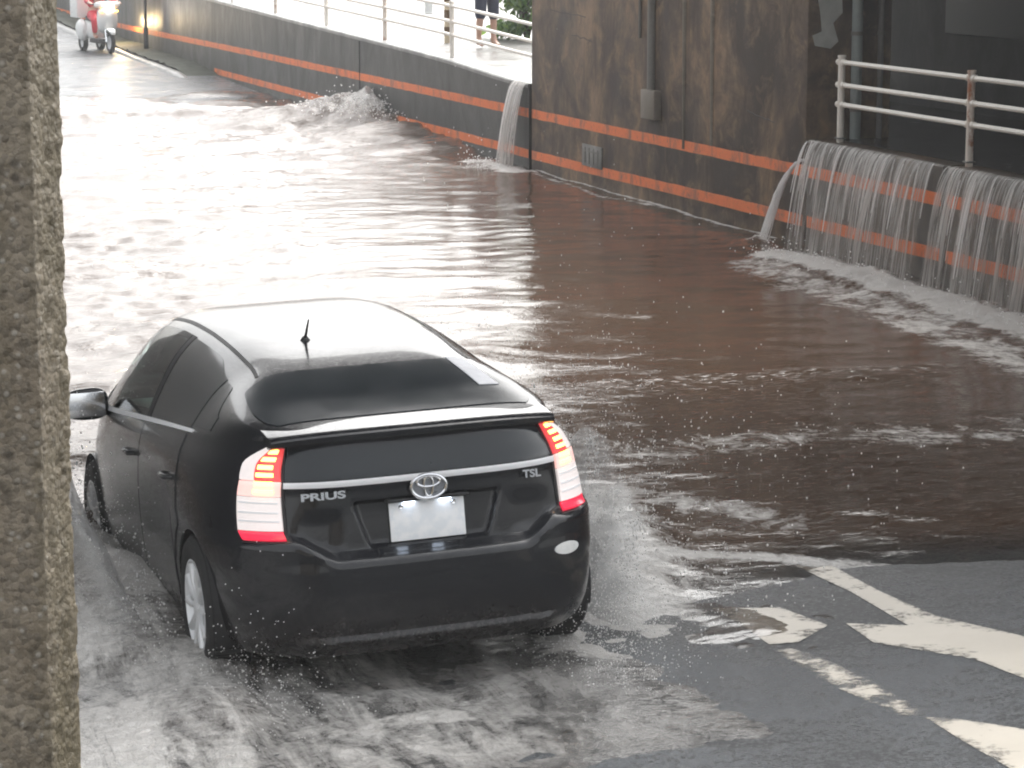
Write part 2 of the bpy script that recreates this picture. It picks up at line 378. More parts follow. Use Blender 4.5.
# pipes on the pier end
for (x, r, col, lab) in ((11.44, .055, (.26, .29, .28), 'thick grey drainpipe standing at the end of the pier'), (11.70, .03, (.17, .16, .15), 'thin dark drainpipe standing at the end of the pier behind the railing')):
    c = MB(); c.tube([(x, PY0-.1, 3.35), (x, PY0-.1, 1.06)], r, 14)
    p = tag(c.build('drainpipe', plain('drainpipe paint', col, .5)), lab, 'pipe', 'drainpipes at the pier end')
    c = MB()
    for z in (1.35, 2.1, 2.9): c = MB(); c.tube([(x, PY0-.1, z-.02), (x, PY0-.1, z+.02)], r+.008, 14); c.build('bracket', M['galv'], p)
c = MB(); V = [(11.02, 2.6), (11.3, 2.62), (11.32, 2.3), (11.22, 2.2), (11.28, 2.02), (11.2, 1.95), (11.03, 1.98), (11.0, 2.08), (11.1, 2.12), (11.08, 2.3)]
n = len(V); c.add([(x, PY0-.002, z) for x, z in V] + [(x, PY0-.008, z) for x, z in V], [tuple(range(n, 2*n))] + [(k, (k+1) % n, n+(k+1) % n, n+k) for k in range(n)])
tag(c.build('torn_poster', plain('old paper', (.42, .43, .40), .7, var=.4, scale=9)), 'torn pale remains of a poster on the end of the pier', 'poster')
# foreground column
col = MB(); n = 8
H0, H1 = -1.0, 5.2
cx1 = 0.667; 
prof = [(-1.25, 3.62), (.51, 3.62), (.565, 3.70), (.565, 4.9), (-1.25, 4.9)]
def column():
    zs = np.r_[np.arange(H0, 1.85, .05), np.arange(1.85, 3.25, .006), np.arange(3.25, H1, .05)]; per = []
    P = [np.array(p) for p in prof]
    for a, b in zip(P, P[1:] + P[:1]):
        L = np.linalg.norm(b - a); m_ = max(8, int(L / .007))if max(a[1], b[1]) < 3.8 else 40
        nrm = np.array([b[1]-a[1], -(b[0]-a[0])]) / L
        for k in range(m_): per.append((*(a + (b-a)*k/m_), *nrm))
    per = np.array(per); n = len(per); V = []
    s = np.cumsum(np.r_[0, np.linalg.norm(np.diff(per[:, :2], axis=0), axis=1)])
    S, Z = np.meshgrid(s, zs)
    d = .006 * (fbm(S*5, Z*5, 4) - .5) + .003 * (fbm(S*60+9, Z*60, 4) - .5)
    pit = fbm(S*48+40, Z*48+7, 3); d -= .004 * sst(.62, .74, pit); d += .0025 * sst(.62, .74, fbm(S*60+80, Z*60, 3))
    X = per[:, 0] + d * per[:, 2]; Y = per[:, 1] + d * per[:, 3]
    V = np.stack([X, Y, Z], -1).reshape(-1, 3); m2 = len(zs)
    Fc = [(i*n+k, i*n+(k+1) % n, (i+1)*n+(k+1) % n, (i+1)*n+k) for i in range(m2-1) for k in range(n)]
    return V, Fc
def column_mat():
    t = NT('rough old concrete'); P = t.coords()
    a = t.noise(3, P, 8, .7, .5); b_ = t.noise(30, P, 6, .75); f = t.noise(130, P, 4, .8)
    c = t.mix(t.ramp(a, [(.35, 0.), (.65, 1.)]), (.23, .18, .125), (.38, .32, .24))
    c = t.mix(t.math('MULTIPLY', t.ramp(t.noise(1.2, t.coords((6, 6, .6)), 6, .6), [(.40, 0.), (.60, 1.)]), .75), c, (.13, .10, .05))
    c = t.mix(t.ramp(b_, [(.56, 0.), (.70, .6)]), c, (.05, .042, .034))
    v = t.node('ShaderNodeTexVoronoi'); v.inputs['Scale'].default_value = 95; t.link(t.coords(), v.inputs['Vector'])
    w2 = t.node('ShaderNodeTexVoronoi'); w2.inputs['Scale'].default_value = 45; t.link(P, w2.inputs['Vector'])
    sx = t.node('ShaderNodeSeparateColor'); t.link(v.outputs['Color'], sx.inputs[0]); sy = t.node('ShaderNodeSeparateColor'); t.link(w2.outputs['Color'], sy.inputs[0])
    c = t.mix(t.math('MULTIPLY', t.ramp(sx.outputs[0], [(.2, 1.), (.6, 0.)]), .45), c, (.07, .056, .042))
    c = t.mix(t.math('MULTIPLY', t.ramp(sx.outputs[1], [(.86, 0.), (.95, 1.)]), t.ramp(v.outputs['Distance'], [(.25, .75), (.5, 0.)])), c, (.46, .42, .36))
    c = t.mix(t.math('MULTIPLY', t.ramp(sy.outputs[0], [(.82, 0.), (.92, 1.)]), t.ramp(w2.outputs['Distance'], [(.2, .7), (.45, 0.)])), c, (.045, .034, .026))
    c = t.mix(t.math('MULTIPLY', f, .35), c, (.09, .08, .06))
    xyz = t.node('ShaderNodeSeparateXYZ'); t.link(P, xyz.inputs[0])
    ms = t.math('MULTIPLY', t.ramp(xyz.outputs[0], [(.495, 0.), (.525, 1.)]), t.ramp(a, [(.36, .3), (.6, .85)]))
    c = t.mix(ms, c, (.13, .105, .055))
    h = t.math('ADD', t.math('ADD', b_, t.math('MULTIPLY', f, .5)), t.math('MULTIPLY', v.outputs['Distance'], -.5))
    return t.set(Base_Color=c, Roughness=.55, Normal=t.bump(h, .9, .010))
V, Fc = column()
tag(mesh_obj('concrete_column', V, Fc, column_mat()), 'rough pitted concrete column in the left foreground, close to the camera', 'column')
# ------------------------------------------------------------------ railings
M['rail_white'] = plain('white painted steel', (.84, .79, .72), .4, var=.12, scale=14)
t = NT('rusty white paint'); P = t.coords(); rst = t.ramp(t.noise(9, t.coords((1, 1, .5)), 6, .7), [(.5, 0.), (.62, 1.)])
M['rail_rust'] = t.set(Base_Color=t.mix(rst, (.78, .70, .62), (.36, .13, .055)), Roughness=.5)
def railing(ys, zf, label, xr=XW+.17, hgt=.80, levels=(.75, .53, .34), rr=.024, y_ext=None):
    o = empty('railing', (xr, ys[0], float(zf(ys[0])))); z0 = float(zf(ys[0]))
    for k, y in enumerate(ys):
        zz = float(zf(y)) - z0; c = MB(); c.tube([(0, y-ys[0], zz-.05), (0, y-ys[0], zz+hgt)], .034, 12)
        c.tube([(0, y-ys[0], zz+hgt-.005), (0, y-ys[0], zz+hgt+.018)], .04, 12)
        c.build('post', M['rail_rust'] if k % 2 else M['rail_white'], o)
        c = MB(); c.box((0, y-ys[0], zz+.012), (.09, .09, .015), .004); c.build('base_plate', M['galv'], o)
    for lv in levels:
        c = MB()
        pts = [(-.0, y-ys[0], float(zf(y))-z0+lv) for y in ([y_ext[0]] if y_ext else []) + list(ys) + ([y_ext[1]] if y_ext else [])]
        c.tube(pts, rr, 10)
        for y in ys: 
            for s in (-1, 1): c.tube([(0, y-ys[0]+s*.036, float(zf(y))-z0+lv), (0, y-ys[0]+s*.075, float(zf(y))-z0+lv)], rr+.008, 10)
        c.build('rail', M['rail_white'], o)
    return tag(o, label, 'railing', 'white railings along the footway')
railing([23.12, 20.5, 17.88, 15.26], lambda y: 1.09 + 0*y, 'white three-rail steel railing with a rusty post above the waterfalls')
railing([35.95, 39.5, 43.15, 46.85, 50.5, 54.2, 57.9], walk_z, y_ext=(32.0, 58.0), label='white three-rail railing along the rising footway left of the pier')

t = NT('rain haze'); t.n.remove(t.p); pv = t.node('ShaderNodeVolumePrincipled'); pv.inputs['Color'].default_value = (.90, .91, .92, 1); pv.inputs['Density'].default_value = .0013; pv.inputs['Anisotropy'].default_value = .2
t.link(pv.outputs[0], t.out.inputs['Volume']); b = MB(); b.box((10, 175, 3.2), (640, 670, 10.6)); tag(b.build('haze', t.m, None, False), kind='stuff')
# ------------------------------------------------------------------ the car (u right, v forward from the rear bumper, h up)
car = empty('hatchback_car')
tag(car, 'black hatchback car with lit tail lamps driving through the floodwater', 'car')
Cu = Vector((.9994, .0029, .0324)); Cv = Vector((-.0003, .9971, -.0755)); Cv.normalize(); Cn = Cu.cross(Cv).normalized(); Cu = Cv.cross(Cn).normalized()
CAR0 = on_z(512 - 0, 384) * 0 + np.array([3.07, 10.06, .034])
car.matrix_world = Matrix(((Cu.x, Cv.x, Cn.x, CAR0[0]), (Cu.y, Cv.y, Cn.y, CAR0[1]), (Cu.z, Cv.z, Cn.z, CAR0[2]), (0, 0, 0, 1)))
def car_paint():
    t = NT('black car paint'); P = t.coords(obj=True)
    n = t.noise(3, P, 5, .6); drops = t.noise(90, P, 2, .5)
    c = t.mix(n, (.006, .007, .009), (.012, .013, .016))
    z = t.node('ShaderNodeSeparateXYZ'); t.link(P, z.inputs[0])
    mud = t.math('MULTIPLY', t.ramp(t.math('ADD', z.outputs[2], t.math('MULTIPLY', t.noise(6, P, 6, .7), .35)), [(.42, .3), (.60, 0.)]), t.ramp(t.noise(25, P, 5, .7), [(.4, .3), (.65, 1.)]))
    c = t.mix(mud, c, (.06, .045, .034))
    return t.set(Base_Color=c, Roughness=t.math('ADD', t.math('ADD', t.math('MULTIPLY', t.noise(14, P, 5, .7), .16), .10), t.math('MULTIPLY', mud, .5)), Coat_Weight=.3, Coat_Roughness=.04, Specular_IOR_Level=.36,
                 Normal=t.bump(t.ramp(drops, [(.56, 0.), (.66, 1.)]), .14, .004))
M['black'] = car_paint()
M['trim'] = plain('black trim', (.012, .012, .013), .5, var=.2, scale=30)
M['rubber'] = plain('tyre rubber', (.014, .014, .014), .75, scale=30)
M['privacy'] = plain('dark privacy glass', (.010, .014, .017), .13, var=.15, scale=4, Specular_IOR_Level=.5)
M['rearglass'] = plain('rear screen glass', (.014, .019, .023), .16, var=.15, scale=4, Specular_IOR_Level=.22)
t = NT('green tinted glass'); M['glass'] = t.set(Base_Color=(.62, .80, .72), Roughness=.03, IOR=1.45, Transmission_Weight=1.)
def thin_glass(name, tint, fr=1.5):
    t = NT(name); tr = t.node('ShaderNodeBsdfTransparent'); tr.inputs[0].default_value = (*tint, 1)
    gl = t.node('ShaderNodeBsdfGlossy'); gl.inputs['Roughness'].default_value = .05; f = t.node('ShaderNodeFresnel'); f.inputs[0].default_value = fr
    mx = t.node('ShaderNodeMixShader'); t.link(f.outputs[0], mx.inputs[0]); t.link(tr.outputs[0], mx.inputs[1]); t.link(gl.outputs[0], mx.inputs[2])
    t.link(mx.outputs[0], t.out.inputs[0]); return t.m
M['cabglass'] = thin_glass('green cabin glass', (.66, .88, .80))
M['chrome'] = plain('chrome', (.75, .76, .78), .14, 1., var=.06)
M['brightstrip'] = plain('bright strip', (.92, .92, .93), .35, 0., var=.03)  # near-white colour stands in for reflections on the trim strips
M['alloy'] = plain('alloy wheel', (.72, .73, .74), .35, .25, var=.1)
M['seat'] = plain('seat cloth', (.06, .06, .062), .9)
M['dash'] = plain('grey dashboard', (.10, .10, .10), .7)
VM = 2.2; Wm = .8725
SA, SB, FA, FB = 4.0, 9.0, 2.6, 5.0
f_W = hermite([.16, .22, .32, .46, .62, .78, .90, .97, 1.03, 1.10], [.79, .825, .85, .866, .8725, .866, .852, .832, .80, .765])
f_vr = hermite([.16, .20, .25, .30, .38, .46, .55, .60], [.20, .13, .070, .042, .022, .010, .006, .012])
f_vh = hermite([.55, .62, .70, .80, .87, .905, .925, .945, 1.0, 1.06, 1.10], [.06, .078, .085, .092, .094, .088, .082, .094, .112, .135, .155])
f_vf = hermite([.16, .25, .40, .55, .70, .85, 1.0], [4.25, 4.40, 4.46, 4.44, 4.36, 4.18, 3.95])
f_top = hermite([.0, .4, 1.3, 2.2, 3.0, 3.5, 3.9, 4.2, 4.46], [1.09, 1.085, 1.05, 1.005, .965, .94, .88, .79, .66])
f_roof = hermite([.14, .30, .60, 1.0, 1.3, 1.6, 2.0, 2.4, 2.65, 2.9, 3.2, 3.5, 3.72, 3.9, 4.2, 4.46], [1.115, 1.14, 1.205, 1.312, 1.374, 1.424, 1.468, 1.488, 1.483, 1.44, 1.31, 1.15, 1.03, .965, .875, .70])
def rear_plane(u, h):
    """distance of the rear face: bumper below, hatch above, the edge between them rises to the lamps, with the plate recess"""
    au = np.abs(u); hb = .612 + .085 * sst(.42, .60, au)
    k = sst(hb - .040, hb + .022, h) ** 1.3
    v = f_vr(np.minimum(h, .60)) * (1 - k) + f_vh(np.maximum(h, .55)) * k
    lip = np.exp(-((h - hb + .03) / .018) ** 2) * .004
    half = .345 - (.845 - h) * .42
    rec = sst(half + .028, half - .006, au) * sst(.628, .650, h) * sst(.838, .815, h)
    v = v + .038 * rec - lip
    v = v - .030 * sst(.285, .250, h) * sst(.70, .52, au)          # lower lip of the bumper
    dip = sst(.63, .50, au) * sst(.36, .47, au) * sst(.63, .67, h) * sst(.83, .74, h)
    return v + .016 * dip
def body_pt(un, dn, end, h):
    W = f_W(h); u = W * un
    vr = rear_plane(u, h); vf = f_vf(h)
    kr = .05 + .105 * sst(.62, 1.08, h)
    u2 = np.where(end < 0, u * (1 - kr * dn ** 5), u * (1 - .05 * dn ** 4))
    v = np.where(end < 0, VM - (VM - vr) * dn, VM + (vf - VM) * dn)
    return u2, v
# outline of half the car as arc length: rear centre -> side -> front centre
_u = np.linspace(0, .93, 120); A_ = np.stack([_u, (1 - _u**SA) ** (1/SB), -np.ones(120)], 1)
_d = np.linspace(A_[-1, 1], 0, 300)[1:]; B_ = np.stack([(1 - _d**SB) ** (1/SA), _d, -np.ones(299)], 1)
_d2 = np.linspace(0, .93, 200)[1:]; C_ = np.stack([(1 - _d2**FB) ** (1/FA), _d2, np.ones(199)], 1)
_u2 = np.linspace(C_[-1, 0], 0, 120)[1:]; D_ = np.stack([_u2, (1 - _u2**FA) ** (1/FB), np.ones(119)], 1)
REF = np.concatenate([A_, B_, C_, D_])
ru, rv = body_pt(REF[:, 0], REF[:, 1], REF[:, 2], np.full(len(REF), .66))
ARC = np.r_[0, np.cumsum(np.hypot(np.diff(ru), np.diff(rv)))]
def cols_at(s):
    s = np.asarray(s, float); e = np.sign(np.interp(s, ARC, REF[:, 2]) + 1e-9)
    return np.interp(s, ARC, REF[:, 0]), np.interp(s, ARC, REF[:, 1]), e
def s_of_v(v):  # side position
    k = slice(110, len(REF) - 110); return np.interp(v, rv[k], ARC[k])
def s_of_u(u): return np.interp(u, ru[:160], ARC[:160])
def side_pt(s, h, sgn):
    """body surface point at outline arc s (>=0), height h, side sgn"""
    un, dn, e = cols_at(s); u, v = body_pt(un, dn, e, h); return np.stack([sgn * u, v, h + 0 * v], -1)
def bsurf(S, Hh):    # signed arc: negative = left side
    return side_pt(np.abs(S), Hh, np.where(S < 0, -1., 1.))
ARCH = ((.86, .345), (3.555, .345)); WR = .317
def hbot(v):
    b = np.full_like(v, .185)
    for c, r in ARCH:
        d = np.abs(v - c); b = np.where(d < r, np.maximum(b, WR + np.sqrt(np.maximum(r*r - d*d, 0)) - .0), b)
    return b
def wrap_grid(name, P, mat, parent, smooth=True, sharp=50):
    n, m = P.shape[:2]; return mesh_obj(name, P.reshape(-1, 3), grid_faces(n, m), mat, parent, smooth, sharp)
# lower body
s_all = np.linspace(0, ARC[-1], 330)
extra = []
for c, r in ARCH:
    for d in (-r, r): extra += [s_of_v(c + d - .004), s_of_v(c + d + .004), s_of_v(c + d * .985), s_of_v(c+d*.96)]
s_all = np.unique(np.r_[s_all, np.linspace(0, s_of_v(.4), 110), extra])
S = np.r_[-s_all[::-1], s_all[1:]]
un, dn, e = cols_at(np.abs(S)); _, vmid = body_pt(un, dn, e, np.full(len(S), .66))
lat = np.abs(un) > .9
hb = np.where(lat, hbot(vmid), .185); ht = f_top(vmid)
T = np.linspace(0, 1, 90)
Hh = hb[:, None] + (ht - hb)[:, None] * T[None]
Pb = bsurf(np.repeat(S[:, None], len(T), 1), Hh)
body = wrap_grid('body', Pb, M['black'], car)
# upper body (bonnet, screen, roof, tailgate) as one loft
PX, QZ, LEAN = 6.0, 3.4, .27
vst = np.unique(np.r_[np.linspace(.155, .4, 16), np.linspace(.4, 3.9, 130), np.linspace(3.9, 4.4, 20)])
s_tab = np.linspace(0, ARC[-1], 1500); un_, dn_, e_ = cols_at(s_tab)
_, vt = body_pt(un_, dn_, e_, np.full(1500, .66)); ut, vt = body_pt(un_, dn_, e_, f_top(vt)); order = np.argsort(vt)
def wbase(v): return np.interp(v, vt[order], ut[order])
def up_pt(v, cs, zf=None):
    """loft point: cs = signed fraction of half width (or zf = height fraction on a side)"""
    v = np.asarray(v, float); wb = wbase(v); hb_ = f_top(v) - .004; Z = np.maximum(f_roof(v) - hb_, .012)
    gl = sst(.3, 1.2, v) * sst(3.9, 3.3, v); PXv = PX + 0 * gl      # squarer where there is no cabin side
    if zf is None: z = np.maximum(1 - np.abs(cs) ** PXv, 0) ** (1 / QZ); u = cs
    else: z = zf; u = cs * np.maximum(1 - zf ** QZ, 0) ** (1 / PXv)
    u = u * (1 - LEAN * gl * z)
    return np.stack([u * wb, v + 0 * u, hb_ + z * Z], -1)
th = np.linspace(0, math.pi, 121)
def up_theta(v, t):
    gl = sst(.3, 1.2, v) * sst(3.9, 3.3, v); PXv = PX + 0 * gl; c = np.cos(t); return up_pt(v, np.sign(c) * np.abs(c) ** (2 / PXv))
VV, TT = np.meshgrid(vst, th, indexing='ij'); Pu = up_theta(VV, TT)
def win_front(v, a):     # side window borders as height fractions
    return
WS_V = (2.93, 3.70)
fw_lo = lambda v: .05 + 0 * v
fw_hi = lambda v: .83 - .10 * sst(2.9, 3.35, v)
ff = grid_faces(len(vst), len(th))
cv = (vst[:-1] + vst[1:]) / 2; ct = (th[:-1] + th[1:]) / 2; CV, CT = np.meshgrid(cv, ct, indexing='ij'); CZ = np.sin(CT) ** (2 / QZ)
keep = ~(((CV > 2.12) & (CV < 3.22) & (CZ < .80) & (CZ > .08)) | ((CV > WS_V[0]+.02) & (CV < WS_V[1]-.03) & (np.abs(np.cos(CT)) < .62)))
roof = mesh_obj('roof', Pu.reshape(-1, 3), ff[keep.ravel()], M['black'], car, True, 50)
# ---- generic patch laid a few millimetres proud of a surface
def patch(name, fn, A, B, mat, parent, off=.004, skirt=.014):
    """A, B: 2-D parameter arrays"""
    P = fn(A, B); dA = np.gradient(P, axis=0); dB = np.gradient(P, axis=1); N = np.cross(dA, dB); N /= np.linalg.norm(N, axis=-1, keepdims=True) + 1e-12
    c = P.reshape(-1, 3).mean(0); ref = np.array([0, 2.2, .6]); s = np.sign((N.reshape(-1, 3) * (P.reshape(-1, 3) - ref)).sum(1).mean()) or 1
    N *= s
    O = P + N * off
    if skirt:
        n, m = P.shape[:2]; Q = np.zeros((n + 2, m + 2, 3)); Q[1:-1, 1:-1] = O; I = P - N * skirt
        Q[0, 1:-1] = I[0]; Q[-1, 1:-1] = I[-1]; Q[1:-1, 0] = I[:, 0]; Q[1:-1, -1] = I[:, -1]
        Q[0, 0] = I[0, 0]; Q[0, -1] = I[0, -1]; Q[-1, 0] = I[-1, 0]; Q[-1, -1] = I[-1, -1]; O = Q
    n, m = O.shape[:2]; fc = grid_faces(n, m)
    if s < 0: fc = fc[:, ::-1]
    return mesh_obj(name, O.reshape(-1, 3), fc, mat, parent, True, 40)
def rect(a0, a1, b0, b1, n, m):
    """parameter grid between borders; b0,b1 may be functions of a"""
    a = np.linspace(a0, a1, n); t = np.linspace(0, 1, m)
    lo = b0(a) if callable(b0) else np.full(n, b0); hi = b1(a) if callable(b1) else np.full(n, b1)
    return np.repeat(a[:, None], m, 1), lo[:, None] + (hi - lo)[:, None] * t[None]
# rear screen, windscreen
GT = .97
rg = lambda v: .90 - .13 * sst(GT-.14, GT, v) ** 2 - .03 * sst(.45, .34, v)
A, Bq = rect(.375, GT, lambda v: -rg(v), lambda v: rg(v), 40, 50)
rwin = patch('rear_window', lambda v, c: up_pt(v, c), A, Bq, M['rearglass'], car, .003)
# faint heating lines are not seen; the sticker at the right edge is
A, Bq = rect(.62, .98, .60, .76, 6, 6); st = patch('sticker', lambda v, c: up_pt(v, c), A, np.linspace(0, 1, 6)[None] * .13 + .63 + A * 0, plain('pale sticker', (.62, .62, .64), .4, var=.3, scale=25), rwin, .006, .002)
A, Bq = rect(WS_V[0], WS_V[1], lambda v: -.885 + 0*v, lambda v: .885 + 0*v, 20, 40)
patch('windscreen', lambda v, c: up_pt(v, c), A, Bq, M['cabglass'], car, .003)
# side glass
for sg_ in (-1, 1):
    fn = lambda v, z: up_pt(v, sg_, z)
    A, Bq = rect(2.09, 3.24, lambda v: .05 + 0*v, lambda v: .84 - .12 * sst(2.7, 3.24, v), 30, 16)
    patch('front_window', fn, A, Bq, M['cabglass'], car, .003, .004)
    A, Bq = rect(1.18, 1.99, lambda v: .06 + 0*v, lambda v: .83 - .10 * sst(1.5, 1.18, v), 26, 16)
    patch('rear_door_window', fn, A, Bq, M['privacy'], car, .003)
    A, Bq = rect(.86, 1.12, lambda v: .10 + 0*v, lambda v: .72 - .35 * sst(1.05, .86, v), 12, 10)
    patch('quarter_window', fn, A, Bq, M['privacy'], car, .003)
    A, Bq = rect(2.005, 2.075, .05, .84, 4, 16); patch('door_pillar', fn, A, Bq, M['trim'], car, .004)
    A, Bq = rect(1.10, 3.22, lambda v: .0 + 0*v, lambda v: .045 + .012 * sst(2.9, 3.2, v), 50, 4)
    patch('belt_strip', fn, A, Bq, M['brightstrip'], car, .010)
    A, Bq = rect(3.22, 3.40, .04, .62, 5, 6); patch('mirror_triangle', fn, A, Bq, M['trim'], car, .004)
    # doors
    for nm, v0, v1 in (('front_door', 2.05, 3.13), ('rear_door', 1.12, 2.035)):
        s0, s1 = s_of_v(v0), s_of_v(v1); ss = np.linspace(s0, s1, 46); vv = np.interp(ss, ARC, rv)
        lo = np.maximum(np.full(46, .30), hbot(vv) + .05); lo = np.where((vv < 1.25), np.maximum(lo, WR + np.sqrt(np.maximum(.42**2 - (vv - .86)**2, 0))), lo)
        hi = f_top(vv) - .012; tt = np.linspace(0, 1, 40)
        HH = lo[:, None] + (hi - lo)[:, None] * tt[None]
        door = patch(nm, lambda s, h: bsurf(s, h), sg_ * np.repeat(ss[:, None], 40, 1), HH, M['black'], car, .005, .008)
        hv = v0 + .20; p = bsurf(np.array([sg_ * s_of_v(hv)]), np.array([.835]))[0]
        c = MB(); c.tube([(p[0] - sg_*.01, hv-.09, .845), (p[0]+sg_*.028, hv-.06, .845), (p[0]+sg_*.032, hv, .846), (p[0]+sg_*.028, hv+.06, .845), (p[0]-sg_*.01, hv+.09, .845)], [.012, .014, .015, .014, .012], 10)
        c.build('handle', M['black'], door)
    # mirror
    mm = bmesh.new(); bmesh.ops.create_uvsphere(mm, u_segments=24, v_segments=16, radius=1)
    for vtx in mm.verts:
        x, y, z = vtx.co; sq = lambda q, e_: math.copysign(abs(q) ** e_, q)
        fy = sq(y, .8) * (.085 if y > 0 else .035)
        vtx.co = (sg_ * .955 + sq(x, .7) * .125, 3.02 + fy, 1.005 + sq(z, .75) * .082 * (1 - .15 * sg_ * x))
    me = bpy.data.meshes.new('mirror'); mm.to_mesh(me); mm.free(); me.polygons.foreach_set('use_smooth', [True]*len(me.polygons)); me.materials.append(M['black'])
    mo = bpy.data.objects.new('wing_mirror', me); COL.objects.link(mo); mo.parent = car
    c = MB(); c.tube([(sg_*.77, 3.09, .965), (sg_*.86, 3.07, .955), (sg_*.90, 3.04, .975)], [.03, .025, .03], 10); c.build('stalk', M['trim'], mo)
    c = MB(); c.box((sg_*.955, 2.983, 1.005), (.20, .006, .125), .003); c.build('mirror_glass', M['chrome'], mo)
    # arch liner
    for cvv, r in ARCH:
        V = []; k = 26
        for i in range(k + 1):
            a = math.pi * i / k - .25 + .5 * i / k * 1.0
            a = -.35 + (math.pi + .7) * i / k
            for ux in (.855, .58): V.append((sg_*ux, cvv + (r+.012) * math.cos(a), WR + (r+.012) * math.sin(a)))
        n0 = len(V); V += [(sg_*.58, cvv, WR)]
        Fc = [(2*i, 2*i+2, 2*i+3, 2*i+1) for i in range(k)] + [(2*i+1, 2*i+3, n0) for i in range(k)]
        mesh_obj('arch_liner', V, Fc, M['trim'], car, False)
# underside
c = MB(); c.box((0, 2.22, .26), (1.30, 3.9, .06), .02); c.build('underbody', M['trim'], car)
c = MB(); c.tube([(.52, .18, .235), (.52, .50, .26), (.5, 1.2, .26)], .028, 14, False); c.tube([(.52, .181, .235), (.52, .40, .25)], .022, 14, True); c.build('exhaust_pipe', M['chrome'], car)
# bumper, a separate skin over the lower tail
sb = np.linspace(-s_of_v(.50), s_of_v(.50), 170); hbu = .628 + .083 * sst(.42, .60, np.abs(np.interp(np.abs(sb), ARC, ru)))
tt = np.linspace(0, 1, 44); HH = .19 + (hbu - .19)[:, None] * tt[None]
un, dn, e = cols_at(np.abs(sb)); _, vv = body_pt(un, dn, e, np.full(170, .5))
bump_ = patch('bumper', bsurf, np.repeat(sb[:, None], 44, 1), HH, M['black'], car, .006, .01)
# oval bumper lamp on the right, low black diffuser
def disc(name, S0, H0, a, b, mat, parent, off=.012):
    r = np.linspace(.02, 1, 5)[:, None]; w_ = np.linspace(0, 2*math.pi, 25)[None]
    return patch(name, bsurf, S0 + a * r * np.cos(w_), H0 + b * r * np.sin(w_), mat, parent, off, .004)
disc('bumper_lamp', s_of_u(.60), .545, .072, .026, plain('white lamp', (.75, .75, .73), .3), bump_)
# reversing handle lip / garnish / lower window
def s_inner(h): return s_of_u(.604 * (1 - .05*.9) / (1 - (.05 + .105 * sst(.62, 1.08, h)) * .93))
sL = s_of_u(.615)
A, Bq = rect(-1, 1, .935, 1.055, 70, 10); A = A * (s_inner(Bq) - .015); patch('lower_rear_window', bsurf, A, Bq, M['privacy'], car, .004)
A, Bq = rect(-1, 1, .908, .928, 70, 5); A = A * (s_inner(Bq) - .012); patch('tailgate_trim', bsurf, A, Bq, M['brightstrip'], car, .014)
# spoiler
ns = 60; us = np.linspace(-1, 1, ns); V = []
for q in us:
    u = .625 * q; back = .105 + .11 * abs(q) ** 2.4; zc = 1.128 - .022 * abs(q) ** 3
    pf = [(.40 + .05*abs(q)**3, zc+.028), (.30+.05*abs(q)**3, zc+.018), (back+.06, zc+.004), (back+.012, zc-.003), (back, zc-.014), (back+.004, zc-.034), (back+.02, zc-.043), (back+.10, zc-.045), (.40, zc-.02)]
    V += [(u, v, h) for v, h in pf]
m = 9; Fc = [(i*m+k, i*m+(k+1) % m, (i+1)*m+(k+1) % m, (i+1)*m+k) for i in range(ns-1) for k in range(m)] + [tuple(range(m)), tuple((ns-1)*m+k for k in range(m))[::-1]]
mesh_obj('spoiler', V, Fc, M['black'], car, True, 40)
for sg_ in (-1, 1):
    A, Bq = rect(1.0, 2.75, lambda v: .80 + 0*v, lambda v: .825 + 0*v, 40, 3); patch('roof_moulding', lambda v, c: up_pt(v, sg_*c), A, Bq, M['trim'], car, .002, .004)
# antenna
c = MB(); 
zr = float(f_roof(1.42)); c.lathe([(0, .001), (0, .028), (.012, .024), (.03, .010)], 'z', (-.16, 1.42, zr-.012), 14); c.tube([(-.16, 1.42, zr+.005), (-.16, 1.33, zr+.10)], [.008, .004], 8); c.build('antenna', M['trim'], car)
# plate
c = MB(); c.box((0, .112, .727), (.33, .012, .165), .006, Matrix.Rotation(R(-4), 3, 'X'))
t = NT('number plate'); P = t.coords(obj=True); n = t.noise(18, P, 4, .6)
plate = c.build('number_plate', t.set(Base_Color=t.mix(t.ramp(n, [(.42, 0.), (.56, 1.)]), (.84, .86, .88), (.94, .94, .94)), Roughness=.35), car)
for sx in (-.115, .115): c = MB(); c.lathe([(0, .001), (-.003, .009), (0, .011)], 'y', (sx, .102, .79), 12); c.build('bolt', M['chrome'], plate)
c = MB(); c.box((0, .10, .822), (.36, .05, .016), .006); c.build('plate_light', M['trim'], car)
pl_ = [o for o in car.children if o.name.startswith('plate_light')][0]; gm = glow('lit plate lamp', (.75, .85, 1), 2.2)
for sx in (-.08, .08): c = MB(); c.box((sx, .102, .812), (.05, .02, .006), .002); c.build('lamp_glass', gm, pl_)
